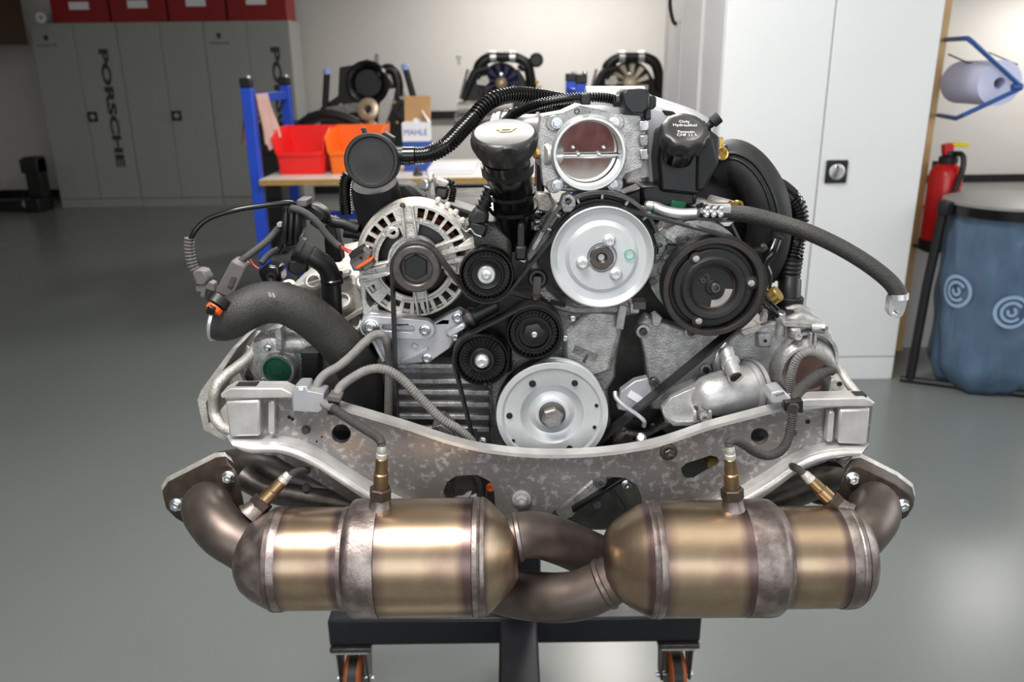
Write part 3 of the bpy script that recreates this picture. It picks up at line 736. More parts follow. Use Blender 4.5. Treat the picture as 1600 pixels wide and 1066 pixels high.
# bin bag in its stand
BX, BY, BR, BZ = 2.31, 3.78, .27, .87
bs = thing('bag_stand', (BX, BY, 0), 'black bag stand with round grey lid holding the blue bag', 'stand')
b = MB(); b.ring((BX, BY, BZ), (0, 0, 1), [(-.02, BR - .005), (.02, BR - .005), (.022, BR + .018), (-.02, BR + .018)], 48); obj('hoop', b, black_gloss, bs)
b = MB(); b.lathe((BX, BY, BZ + .024), (0, 0, 1), [(0, BR + .016), (.012, BR + .014), (.03, BR * .75), (.036, 0)], 48); obj('lid', b, bench_m, bs, label='grey lid')
slab('hinge', BX - BR - .05, BX - BR + .01, BY - .04, BY + .04, BZ - .03, BZ + .035, black, bs, bevel=.008)
b = MB(); b.tube([(BX - BR - .025, BY + .02, BZ), (BX - BR - .05, BY + .02, .5), (BX - BR - .065, BY + .02, .02)], .022, 10); obj('upright', b, black, bs)
b = MB(); b.tube([(BX - BR - .105, BY + .04, .016), (BX - BR - .065, BY + .02, .016), (BX + BR + .02, BY - .27, .016)], .016, 8); obj('floor_leg', b, black, bs)
# the bag: a creased sack
bb_ = MB(); nA, nZ = 72, 26; vs_ = []; fs_ = []
for j in range(nZ + 1):
    t = j / nZ; z = .012 + (BZ - .02 - .012) * t
    for i in range(nA):
        a = 2 * math.pi * i / nA
        r = (BR - .012) * (1.0 - .10 * (1 - t) ** 1.2) * (0.80 + .20 * min(1, t * 9))
        r += .010 * math.sin(a * 5 + 2.2 * math.sin(t * 5)) * (1.1 - t) + .005 * math.sin(a * 13 + t * 9) + .004 * math.sin(a * 7 - t * 21)
        r = min(r, BR - .008)
        vs_.append((BX + r * math.cos(a), BY + r * math.sin(a) , z))
for j in range(nZ):
    for i in range(nA):
        k = (i + 1) % nA; fs_.append((j * nA + i, j * nA + k, (j + 1) * nA + k, (j + 1) * nA + i))
fs_.append(tuple(reversed(range(nA))))
bb_.add(vs_, fs_)
bag = obj('bin_bag', bb_, bag_m, label='translucent blue plastic sack hanging under the round grey lid', cat='bag', sharp=180)
# printed round arrows emblem on the sack (thin raised print following its front)
def on_bag(a0, z, da, dz):
    a = a0 + da / BR; zz_ = z + dz; t = (zz_ - .012) / (BZ - .032)
    r = BR + .004 - .027 * (1 - t)
    return Vector((BX + r * math.cos(a), BY + r * math.sin(a), zz_))
def emblem(a0, z, k):
    for (r0, r1, t0, t1) in ((.078, .062, 0, 6.29), (.05, .036, .6, 5.6), (.024, .010, 2.6, 7.6)):
        b = MB(); vs_ = []; n_ = 28
        for i in range(n_ + 1):
            t = t0 + (t1 - t0) * i / n_
            for r in (r0, r1): vs_.append(on_bag(a0, z, k * r * math.cos(t), k * r * math.sin(t)))
        fs_ = [(2 * i, 2 * i + 1, 2 * i + 3, 2 * i + 2) for i in range(n_)]
        b.add(vs_, fs_); obj('printed_arc', b, grey_bag_print, bag)
grey_bag_print = M('pale_bag_print', (0.55, 0.65, 0.76), .4, 0, .02, 10)
emblem(-1.98 + .17, .44, 1.0); emblem(-2.75, .50, 1.0)

# made-up white cupboard and dark red case, added for the throttle plate to mirror
tro = thing('mirrored_cupboard', (0.4, -1.5, 0), 'made-up white cupboard behind the camera, added to be mirrored in the throttle plate', 'mirrored_cupboard')
slab('body', .0, .9, -1.8, -1.34, .12, 1.07, cab_white, tro, bevel=.004); slab('top', -.01, .91, -1.81, -1.33, 1.071, 1.10, cab_white, tro, bevel=.004)
for q in ((.08, -1.72), (.82, -1.72), (.08, -1.40), (.82, -1.40)):
    b = MB(); b.cyl((q[0] - .015, q[1], .06), (q[0] + .015, q[1], .06), .06, None, 16); obj('caster_wheel', b, rubber, tro)
tcs = thing('mirrored_case', (.4, -1.5, 1.10), 'made-up dark red case behind the camera, added for the throttle plate to reflect', 'case')
slab('body', .10, .58, -1.75, -1.36, 1.101, 1.36, case_m, tcs, bevel=.01); slab('lid', .10, .58, -1.75, -1.36, 1.362, 1.50, case_m, tcs, bevel=.01)

# ------------------------------------------------------------------ the stand under the engine
sd = thing('engine_stand', (0.0, 1.70, 0), 'dark steel rolling stand with orange casters carrying the big engine', 'stand')
slab('cross_beam', -.452, .448, 1.655, 1.735, .178, .25, stand_m, sd, bevel=.006)
slab('long_beam', -.038, .052, .62, 1.654, .178, .2505, stand_m, sd, bevel=.006)
slab('column', -.05, .064, 1.736, 1.83, .17, 1.02, stand_m, sd, bevel=.006)
slab('head_plate', -.16, .18, 1.70, 1.735, .93, 1.12, stand_m, sd, bevel=.006)
for q in ((-.13, .96), (.15, .96), (-.13, 1.09), (.15, 1.09)):
    bolt(0, 0, 0, .012, sd, pos=Vector((q[0], 1.70, q[1])), style='hex')
def caster(x, y):
    c = thing_part('caster', (x, y, .178), sd)
    slab('top_plate', x - .05, x + .05, y - .045, y + .045, .165, .1775, steel, c, bevel=.002)
    for s in (-1, 1):
        b = MB(); b.prism([[(x + s * .032, y - .03, .06), (x + s * .032, y + .012, .045), (x + s * .032, y + .04, .16), (x + s * .032, y - .04, .16)]], (s * .005, 0, 0)); obj('fork', b, steel, c, bevel=.002)
    b = MB(); b.bb(x - .042, x + .042, y - .042, y + .042, .157, .165); obj('fork_crown', b, zinc, c, bevel=.002)
    b = MB(); b.ring((x - .021, y - .01, .0635), (1, 0, 0), [(0, .038), (0, .056), (.006, .0625), (.036, .0625), (.042, .056), (.042, .038)], 36); obj('tyre', b, caster_or, c)
    b = MB(); b.ring((x - .011, y - .01, .0635), (1, 0, 0), [(0, .03), (0, .0634), (.022, .0634), (.022, .03)], 36); obj('tread_band', b, rubber, c)
    b = MB(); b.cyl((x - .022, y - .01, .0635), (x + .022, y - .01, .0635), .0385, None, 24); obj('wheel_core', b, steel, c)
    b = MB(); b.cyl((x - .045, y - .01, .0635), (x + .045, y - .01, .0635), .007, None, 10); obj('axle', b, zinc, c)
def thing_part(name, loc, parent):
    o = bpy.data.objects.new(name, None); o.empty_display_size = .03
    return link(o, parent, loc)
caster(-.40, 1.69); caster(.395, 1.69); caster(.007, .70)

# ================================================================== the engine
EN = thing('engine', (0.0, 1.25, 0.90), 'large flat six-cylinder engine with two bronze catalysts, carried on the dark rolling stand', 'engine')
def sub(name, px, py, Y, parent=None):
    return thing_part(name, W(px, py, Y), parent or EN)
def bar(name, a, b_, wd, Y, depth, mat, parent, bevel=.001, w2=None, Y2=None, label=None):
    """a flat bar from pixel a to pixel b_"""
    dx, dy = b_[0] - a[0], b_[1] - a[1]; l = math.hypot(dx, dy); nx, ny = -dy / l / 2, dx / l / 2
    w2 = w2 or wd
    P = [(a[0] + nx * wd, a[1] + ny * wd, Y), (b_[0] + nx * w2, b_[1] + ny * w2, Y2 or Y), (b_[0] - nx * w2, b_[1] - ny * w2, Y2 or Y), (a[0] - nx * wd, a[1] - ny * wd, Y)]
    mb = MB(); mb.prism([[W(*p) for p in P]], (0, depth, 0))
    return obj(name, mb, mat, parent, label, bevel=bevel)

# ---- dark mass of the engine behind everything
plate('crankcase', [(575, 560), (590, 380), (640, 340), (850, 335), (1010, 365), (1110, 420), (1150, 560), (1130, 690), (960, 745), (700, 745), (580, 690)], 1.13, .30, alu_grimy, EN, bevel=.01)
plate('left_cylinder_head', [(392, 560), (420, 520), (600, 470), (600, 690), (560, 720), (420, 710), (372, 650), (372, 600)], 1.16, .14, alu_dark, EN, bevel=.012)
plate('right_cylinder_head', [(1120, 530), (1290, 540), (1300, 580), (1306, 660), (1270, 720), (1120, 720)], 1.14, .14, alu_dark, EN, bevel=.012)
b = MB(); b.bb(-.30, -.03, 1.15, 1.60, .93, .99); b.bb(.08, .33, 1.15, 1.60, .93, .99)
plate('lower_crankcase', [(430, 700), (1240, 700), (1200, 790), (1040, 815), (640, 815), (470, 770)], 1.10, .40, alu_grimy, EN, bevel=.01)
slab('bell_housing', -.17, .19, 1.50, 1.699, .97, 1.24, alu_dark, EN, bevel=.02)
slab('rear_shelf', W(640, 330, 1.25).x, W(1060, 330, 1.25).x, 1.2, 1.42, W(800, 365, 1.2).z, W(800, 338, 1.2).z, black, EN, bevel=.015)

# ---- left cylinder head detail: pale camshaft cover lobes seen from above
lc = plate('cam_cover', [(430, 470), (470, 440), (540, 425), (575, 440), (585, 500), (560, 545), (470, 520), (436, 500)], 1.12, .25, alu_warm, EN, bevel=.012)
for (x, y, r) in ((450, 448, 13), (490, 440, 15), (535, 470, 16), (548, 505, 20), (570, 440, 15), (500, 475, 14)):
    k = lathe_px('cover_lobe', x, y, 1.11, [(-20, r), (0, r), (3, r - 3), (3, r - 6), (-6, r - 8), (-6, 0)], alu_warm, lc, axis=(0, -.75, .66), seg=20)
bar('cover_rib', (450, 455), (545, 428), 7, 1.105, .02, alu_warm, lc)
bar('cover_rib', (505, 520), (575, 480), 8, 1.105, .02, alu_warm, lc)
bar('cover_rib', (560, 560), (580, 520), 12, 1.105, .03, alu_warm, lc)

# ---- left front end of the head: round casting with a green plug
lh = plate('head_end_cover', [(388, 560), (394, 532), (410, 515), (440, 508), (500, 520), (545, 560), (560, 620), (540, 650), (470, 645), (420, 630), (394, 602)], 1.06, .10, alu_dark, EN, bevel=.008)
lathe_px('cam_end_dome', 428, 566, 1.06, [(-20, 44), (-4, 43), (4, 36), (8, 26), (8, 0)], alu, lh, seg=36)
lathe_px('plug_boss', 436, 577, 1.05, [(-10, 28), (6, 27), (9, 25), (9, 0)], alu, lh)
lathe_px('green_plug', 434, 577, 1.044, [(-2, 22), (5, 22), (6, 20), (4, 17), (4, 11), (5, 10), (5, 0)], green, lh, label='green plug')
bolt(418, 544, 1.045, 6, lh); bolt(412, 594, 1.045, 5, lh)
bar('cast_rib', (434, 512), (436, 548), 9, 1.04, .02, alu, lh)
tube_px('cast_barrel', [(440, 540, 1.06), (470, 540, 1.06), (492, 545, 1.07)], 12, alu, lh)
bar('sensor_block', (484, 556), (484, 606), 26, 1.03, .03, black, EN)
bar('sensor_block_top', (484, 552), (484, 560), 28, 1.026, .035, black_soft, EN)
bolt(482, 600, 1.0, 5, EN)
bar('plastic_rail', (378, 600), (412, 602), 26, 1.08, .05, black_gloss, EN)
# heat shield sheet and tubes at the far left
hs = plate('heat_shield', [(308, 626), (314, 610), (362, 545), (372, 542), (340, 592), (322, 630), (326, 662), (356, 682), (352, 690), (318, 672)], 1.06, .10, alu_warm, EN, bevel=.0006)
tube_px('coolant_tube', [(410, 520, 1.08), (392, 556, 1.06), (350, 590, 1.04), (336, 612, 1.03), (335, 645, 1.03), (345, 665, 1.02), (362, 674, 1.02)], 9, alu_warm, EN)
tube_px('coolant_tube', [(392, 545, 1.10), (362, 580, 1.09), (330, 620, 1.08)], 8, alu, EN)
bar('bracket_strip', (366, 585), (386, 620), 14, 1.07, .02, alu_warm, EN)

# ---- ribbed sump block under the alternator
sb = plate('ribbed_block', [(585, 572), (705, 565), (768, 580), (775, 700), (600, 690)], 1.07, .06, alu_dark, EN, bevel=.003)
for k, y in enumerate((572, 596, 613, 632, 652, 671)):
    bar('cooling_rib', (603, y), (764 - 3 * (k == 0), y + 1), 7, 1.045, .03, alu, sb)
bar('rib_end_wall', (766, 585), (772, 695), 8, 1.05, .03, alu_dark, sb)
plate('mount_lug', [(672, 688), (675, 668), (690, 664), (706, 676), (712, 692)], 1.0, .05, alu_dark, EN)
bolt(686, 683, .995, 9, EN)
bar('lug_arm', (700, 686), (745, 690), 10, 1.01, .03, alu_grimy, EN)
bolt(754, 690, .99, 7, EN)
# ---- timing cover and the front face of the crankcase
tcv = plate('front_cover', [(705, 500), (760, 470), (850, 470), (880, 478), (1000, 478), (1000, 492), (976, 496), (972, 520), (964, 560), (962, 590), (950, 610), (955, 660), (940, 700), (770, 700), (765, 600)], 1.045, .08, alu_dark, EN, bevel=.004)
plate('cover_boss', [(880, 520), (920, 485), (966, 490), (972, 520), (955, 580), (900, 600), (880, 560)], 1.035, .02, alu, EN, bevel=.006)
bar('vertical_rib', (974, 478), (968, 515), 12, 1.022, .025, alu, tcv)
bar('vertical_rib', (992, 475), (992, 490), 14, 1.022, .025, alu, tcv)
bar('cast_mark', (897, 545), (932, 560), 12, 1.0335, .003, alu_dark, tcv, bevel=.0004)
bar('cast_mark', (918, 555), (912, 566), 4, 1.033, .003, alu_grimy, tcv, bevel=.0004)
for q in ((895, 498), (883, 529)): bolt(*q, 1.03, 5, tcv)
# dark recess and the mount plate to its right
plate('mount_plate', [(996, 508), (1012, 496), (1030, 502), (1070, 516), (1130, 510), (1135, 545), (1112, 570), (1106, 600), (1040, 640), (1016, 640), (1008, 560)], 1.05, .03, alu, EN, bevel=.003)
for (x, y, r) in ((1005, 518, 10), (1080, 519, 10), (1103, 578, 8)):
    lathe_px('bolt_boss', x, y, 1.045, [(-14, r + 2), (2, r + 1), (3, r - 1), (3, 0)], alu, EN)
    bolt(x, y, 1.041, r * .62, EN, steel, style='socket')
plate('clamp_clip', [(1018, 492), (1026, 488), (1035, 497), (1030, 512), (1020, 510)], 1.035, .01, alu, EN)
# small sensor bracket with a label
plate('sensor_bracket', [(970, 612), (992, 596), (1012, 591), (1018, 605), (1022, 625), (1005, 640), (985, 645), (965, 640)], 1.02, .015, alu_satin, EN)
bolt(1022, 597, 1.016, 8, EN, steel, style='socket')
bar('paper_label', (983, 615), (1002, 627), 11, 1.0185, .001, white_card, EN, bevel=0)
tube_px('wire_hook', [(961, 612, .985), (963, 622, .98), (975, 634, .975), (995, 648, .975), (1006, 658, .975), (1006, 666, .98)], 3.5, alu_satin, EN)
lathe_px('sensor_tip', 1002, 685, 1.0, [(-14, 8), (4, 8), (6, 5), (6, 0)], alu_bright, EN, axis=(-.2, -.6, .5), seg=16)
plate('water_pump_casting', [(958, 690), (975, 672), (1008, 678), (1060, 650), (1090, 672), (1060, 700), (960, 715)], 1.04, .05, alu_grimy, EN, bevel=.006)
for q in ((975, 672), (962, 690), (1020, 665)): bolt(*q, 1.03, 4, EN, steel)

# ---- crankshaft pulley
cp = lathe_px('crank_pulley', 863, 650, .985, [(-40, 80), (-36, 86), (-30, 86), (-29, 83), (-26, 86), (-23, 83), (-20, 86), (-17, 83), (-14, 86), (-10, 86), (-2, 88), (0, 87), (0, 79), (-3, 75), (-4, 60), (-6, 50), (-13, 41), (-15, 36), (-12, 30), (-8, 27), (-7, 24), (-7, 0)], pulley_m, EN, seg=72, sharp=24)
for (x, y, r) in ((832, 600, 5.5), (898, 599, 5), (796, 650, 5), (890, 701, 4.8), (802, 689, 3), (824, 706, 3), (932, 634, 3), (929, 668, 3)):
    lathe_px('balance_hole_shade', x, y, .9872, [(-3, r), (.8, r), (.8, 0)], dark_trim_shade, cp, seg=16)  # flat black discs paint the shade of the holes
lathe_px('pulley_washer', 863, 650, .985, [(-8, 21), (-4, 21), (-3, 19), (-3, 0)], steel, cp)
b = MB(); k = S(863, 651, .985)
b.lathe(W(863, 651, .985), (0, -1, 0), [(-2 * k, 17.5 * k), (8 * k, 17.5 * k), (11 * k, 14.5 * k), (11 * k, 0)], 6, .3)
obj('centre_bolt', b, alu_dark, cp, sharp=25)

# ---- power steering pump pulley and the black guard behind it
ps = lathe_px('steering_pump_pulley', 941, 403, .985, [(-34, 76), (-32, 80), (-24, 80), (-22, 77), (-4, 77), (-2, 81), (0, 81), (1, 79), (-2, 74), (-6, 70), (-7, 58), (-3, 53), (-1, 51), (-1, 24), (-4, 21), (-4, 0)], pulley_m, EN, seg=72, sharp=24)
lathe_px('pulley_hub', 940, 403, .985, [(-6, 19), (2, 19), (3, 17.5), (3, 9), (0, 8.5), (-4, 5), (-8, 0)], steel, ps)
for q in ((952, 376), (910, 411), (962, 428)): bolt(*q, .986, 10.5, ps, alu_bright)
k = S(984, 398, .985)
b = MB(); c_ = W(984, 398, .985)
b.ring(c_, (0, -1, 0), [(.0006, 8.5 * k), (.0014, 8.5 * k), (.0014, 6.8 * k), (.0006, 6.8 * k)], 24); obj('paint_mark', b, greenmark, ps, label='green ring mark')
gd = sub('pulley_guard', 941, 403, 1.02)
def arc_plate(name, cx, cy, r0, r1, a0, a1, Y, depth, mat, parent, n=28, bevel=.001):
    P = [(cx + r1 * math.cos(math.radians(a0 + (a1 - a0) * i / n)), cy - r1 * math.sin(math.radians(a0 + (a1 - a0) * i / n))) for i in range(n + 1)]
    P += [(cx + r0 * math.cos(math.radians(a1 + (a0 - a1) * i / n)), cy - r0 * math.sin(math.radians(a1 + (a0 - a1) * i / n))) for i in range(n + 1)]
    return plate(name, P, Y, depth, mat, parent, bevel=bevel)
arc_plate('outer_rim', 938, 396, 92, 98, 20, 160, 1.012, .03, alu_grimy, gd)
arc_plate('inner_rim', 938, 396, 80, 85, 20, 160, 1.02, .03, black, gd)
arc_plate('guard_web', 938, 396, 60, 97, 10, 190, 1.034, .012, black, gd)
for a in (38, 62, 88, 113, 138, 155):
    ca, sa = math.cos(math.radians(a)), math.sin(math.radians(a))
    bar('guard_spoke', (938 + 84 * ca, 396 - 84 * sa), (938 + 94 * ca, 396 - 94 * sa), 4, 1.014, .02, alu, gd)
plate('guard_lug', [(876, 318), (880, 308), (890, 304), (899, 310), (900, 322), (892, 332), (880, 332)], 1.01, .03, alu_dark, gd, holes=[circ(888, 315, 5, 12)])
# the pump bracket: long slanting casting left of the pulley
pb = plate('pump_bracket', [(868, 328), (884, 330), (870, 365), (838, 400), (846, 430), (856, 452), (880, 474), (905, 480), (1000, 478), (1000, 490), (900, 492), (870, 486), (838, 458), (828, 420), (820, 400), (846, 350)], 1.03, .04, alu_dark, EN, bevel=.003)
bar('bracket_rail', (872, 322), (832, 392), 7, 1.018, .02, alu, pb)
bar('bracket_rail', (1000, 484), (1000, 472), 20, 1.02, .02, alu_grimy, pb)
lathe_px('bracket_stud', 840, 436, 1.02, [(-10, 16), (0, 16), (2, 13), (2, 9), (-6, 8), (-6, 0)], black, EN, axis=(0, -.9, .3))
bar('stud_shank', (840, 432), (838, 462), 13, 1.012, .02, steel, EN)
bar('slot_dark', (860, 472), (884, 478), 7, 1.027, .006, dark_trim_shade, pb)

# ---- idler pulleys
def idler(px, py, r, kind, name='idler_pulley', Y=.985):
    o = sub(name, px, py, Y)
    lathe_px('rim', px, py, Y, [(-32, r - 2), (-30, r), (-2, r), (0, r - 1), (0, r - 3), (-5, r - 5), (-9, r - 7), (-10, r * .55), (-10, 0)], black_gloss, o, seg=56)
    k = S(px, py, Y); c = W(px, py, Y)
    r0, r1 = (r * .66, r - 6) if kind != 'fin' else (r * .40, r - 6)
    n = 36 if kind != 'fin' else 34
    b = MB()
    for i in range(n):
        a = 2 * math.pi * i / n
        d = Vector((math.cos(a), 0, math.sin(a))); e = Vector((-math.sin(a), 0, math.cos(a)))
        for_ = [c + d * (r0 * k) + e * (.7 * k), c + d * (r1 * k) + e * (.9 * k), c + d * (r1 * k) - e * (.9 * k), c + d * (r0 * k) - e * (.7 * k)]
        b.prism([[p + Vector((0, 3 * k, 0)) for p in for_]], (0, 7 * k, 0))
    obj('web_fins', b, black_gloss, o, kind='stuff', sharp=20)
    if kind == 'torx':
        lathe_px('hub', px, py, Y, [(-10, r * .66), (-1, r * .66), (1, r * .63), (1, r * .57), (-3, r * .54), (-4, r * .36), (-4, 0)], black_gloss, o)
        lathe_px('bolt_washer', px, py, Y, [(-5, 14), (1, 14), (3, 12.5), (3, 7), (1, 5), (1, 0)], alu_bright, o)
        bolt(px, py, Y - .002, 8, o, alu_bright, style='torx')
    elif kind == 'hexcap':
        lathe_px('hub', px, py, Y, [(-10, r * .68), (-1, r * .68), (1, r * .65), (1, r * .56), (-5, r * .53), (-6, 0)], black_gloss, o)
        b = MB(); b.lathe(c, (0, -1, 0), [(-6 * k, r * .42 * k), (2 * k, r * .42 * k), (3 * k, r * .36 * k), (3 * k, 0)], 6, .2); obj('hex_cap', b, black, o, sharp=25)
        bolt(px + 1, py + 1, Y - .003, 5, o, zinc)
    else:
        lathe_px('hub', px, py, Y, [(-10, r * .46), (-1, r * .46), (1, r * .43), (1, r * .36), (-3, r * .33), (-3, 0)], black, o)
        lathe_px('bolt_dome', px, py, Y, [(-4, 11.5), (4, 11), (7, 9), (8, 5), (6, 4), (6, 0)], alu_bright, o)
    return o
idler(760, 430, 43, 'torx'); idler(834, 522, 43, 'hexcap'); idler(753, 564, 43, 'fin')
bar('tensioner_arm', (760, 470), (830, 490), 40, 1.03, .03, black, EN, bevel=.004)
plate('tensioner_body', [(720, 350), (768, 345), (800, 370), (800, 440), (740, 470), (716, 430)], 1.035, .05, alu_grimy, EN, bevel=.006)
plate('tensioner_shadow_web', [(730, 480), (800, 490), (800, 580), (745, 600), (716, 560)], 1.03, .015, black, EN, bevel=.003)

# ---- hidden lower pulley, alternator pulley, compressor clutch, then the belt
lathe_px('lower_pulley', 690, 772, .985, [(-32, 66), (0, 66), (0, 58), (-8, 54), (-8, 20), (0, 18), (0, 0)], steel, EN)
AX, AY = 650, 421
al = sub('alternator', 648, 410, 1.05)
lathe_px('alternator_pulley', AX, AY, .985, [(-34, 34), (-30, 38), (-4, 38), (0, 37), (1, 35.5), (1, 27), (-1, 25), (-12, 24), (-12, 0)], steel, al)
b = MB(); k = S(AX, AY, .985); b.lathe(W(AX - 1, AY - 2, .985), (0, -1, 0), [(-12 * k, 20 * k), (-4 * k, 20 * k), (-3 * k, 18.5 * k), (-3 * k, 0)], 6, .5); obj('pulley_cap', b, black, al, sharp=25)
CXA, CYA, YA = 647, 408, 1.035
def sector(r0, r1, a0, a1, n=5):
    A = [math.radians(a0 + (a1 - a0) * i / n) for i in range(n + 1)]
    return [(CXA + r1 * math.cos(a), CYA - r1 * math.sin(a)) for a in A] + [(CXA + r0 * math.cos(a), CYA - r0 * math.sin(a)) for a in reversed(A)]
holes = [sector(66, 83, a - 4.1, a + 4.1, 3) for a in list(range(10, 89, 12)) + list(range(118, 215, 12)) + list(range(235, 350, 13))]
holes += [sector(40, 58, 34, 82, 8), sector(40, 57, 114, 182, 9), sector(40, 58, 206, 268, 8), sector(40, 58, 292, 345, 8)]
out = [(CXA + 87 * math.cos(a) * 1.0, CYA - 87 * math.sin(a)) for a in [2 * math.pi * i / 60 for i in range(60)]]
fr = plate('front_shield', out, YA, .008, alu_warm, al, holes=holes, bevel=.0022)
def ring_px(name, cx, cy, Y, prof, mat, parent, seg=64, label=None):
    k = S(cx, cy, Y); b = MB(); b.ring(W(cx, cy, Y), (0, -1, 0), [(d * k, r * k) for d, r in prof], seg)
    return obj(name, b, mat, parent, label, sharp=30)
ring_px('shield_drum', CXA, CYA, YA, [(-8, 87), (-14, 92), (-50, 93), (-50, 84), (-10, 82)], alu_warm, al)
ring_px('shield_ridge', CXA, CYA, YA, [(-6, 68), (3, 67), (3, 63), (-6, 61)], alu, al)
ring_px('shield_inner_ring', CXA, CYA, YA, [(-6, 41), (2, 41), (2, 37), (-6, 37)], alu, al)
ring_px('stator_winding', CXA, CYA, YA, [(-30, 73), (-20, 74), (-16, 70), (-20, 66), (-30, 66)], copper, al)
lathe_px('rotor', CXA, CYA, YA, [(-40, 78), (-26, 62), (-20, 58), (-16, 20), (-16, 0)], black, al, seg=24)
for a in (98, 20, 196, 280):
    ca, sa = math.cos(math.radians(a)), math.sin(math.radians(a)); off = 9
    for s in (-1, 1):
        ox, oy = -sa * off * s, -ca * off * s
        bar('spoke_rib', (CXA + 38 * ca + ox, CYA - 38 * sa + oy), (CXA + 86 * ca + ox * .9, CYA - 86 * sa + oy * .9), 4, YA - .006, .012, alu_warm, al)
bolt(629, 321, YA - .003, 4.5, al, steel)
lathe_px('bolt_eye', 614, 363, YA, [(-4, 10), (3, 10), (4, 8), (4, 5), (-4, 4), (-4, 0)], alu_warm, al, seg=20)
lathe_px('bolt_eye', 704, 422, YA, [(-4, 10), (3, 10), (4, 8), (4, 5), (-4, 4), (-4, 0)], alu, al, seg=20)
for a in (25, 35, 45, 55, 65):
    ca, sa = math.cos(math.radians(a)), math.sin(math.radians(a))
    lathe_px('case_screw', CXA - 3 + 96 * ca, CYA - 8 - 96 * sa, YA + .02, [(-5, 5), (3, 5), (5, 3), (5, 0)], alu_warm, al, seg=10)
for a in range(20, 170, 30):
    ca, sa = math.cos(math.radians(a)), math.sin(math.radians(a))
    if 80 < a < 120: continue
    bar('web_rib', (CXA + 58 * ca, CYA - 58 * sa), (CXA + 66 * ca, CYA - 66 * sa), 4, YA - .003, .008, alu, al)
plate('mounting_ear', [(566, 400), (580, 398), (600, 440), (590, 480), (600, 500), (568, 505), (562, 440)], YA + .002, .03, alu, al, holes=[[(571, 445), (584, 445), (590, 470), (578, 482), (572, 470)]])
plate('upper_ear', [(715, 385), (740, 368), (742, 384), (700, 400), (690, 392)], YA - .004, .02, alu_warm, al)
bar('ear_bar', (690, 396), (742, 384), 7, YA - .008, .02, alu_warm, al); bar('ear_bar', (690, 412), (735, 404), 6, YA - .006, .02, alu, al)
bar('ear_bar', (604, 414), (562, 424), 7, YA - .006, .02, alu_warm, al); bar('ear_bar', (606, 428), (560, 434), 6, YA - .006, .02, alu_warm, al)

ac = sub('compressor', 1113, 450, 1.0)
lathe_px('clutch_rotor', 1115, 450, .985, [(-40, 70), (-34, 79), (-4, 80), (0, 79), (0, 70), (-4, 68), (-14, 67), (-14, 0)], rubber, ac, seg=64)
ring_px('rotor_face', 1115, 450, .985, [(-.5, 79), (1.2, 78), (1.2, 71), (-.5, 70)], rotor_m, ac)
lathe_px('clutch_plate', 1115, 451, .985, [(-12, 62), (-5, 62), (-3, 60), (-3, 52), (2, 50), (4, 48), (4, 42), (2, 38), (-4, 36), (-8, 33), (-8, 12), (-5, 10), (-5, 0)], black_soft, ac, seg=64)
ring_px('rusty_ring', 1115, 451, .985, [(-7.5, 35), (-5, 36), (-4, 34), (-7, 32)], rust, ac)
for q in ((1088, 405), (1174, 443), (1092, 502)):
    lathe_px('clutch_lobe', *q, .987, [(-8, 12), (0, 11), (1, 9), (1, 0)], black_soft, ac, seg=18); bolt(*q, .985, 5.5, ac, alu, style='dome')
bolt(1117, 449, .99, 8, ac, steel, style='socket')
arc_plate('data_label', 1115, 451, 18, 31, -100, -2, .9909, .001, label_m, ac, bevel=0)
text('lettering', '83', W(1102, 435, .9905), (.85, 0, .5), (-.5, 0, .85), .013, steel, ac)
b = MB(); b.tube([W(1088, 420, 1.03), W(1080, 414, 1.09), W(1064, 400, 1.22)], [.062, .066, .066], 28); obj('compressor_case', b, alu_dark, ac)
for (x, y) in ((1042, 403), (1034, 425), (1062, 375), (1075, 372), (1020, 440)): bolt(x, y, 1.02, 6, ac, alu_dark, style='dome')
plate('case_bracket', [(1020, 365), (1036, 355), (1044, 382), (1030, 410), (1022, 412), (1026, 385)], 1.03, .015, alu_dark, ac, holes=[circ(1032, 384, 3, 10)])
bar('case_lug', (1040, 366), (1060, 378), 10, 1.025, .02, alu, ac); bar('case_lug', (1042, 388), (1064, 390), 8, 1.02, .02, alu_grimy, ac)

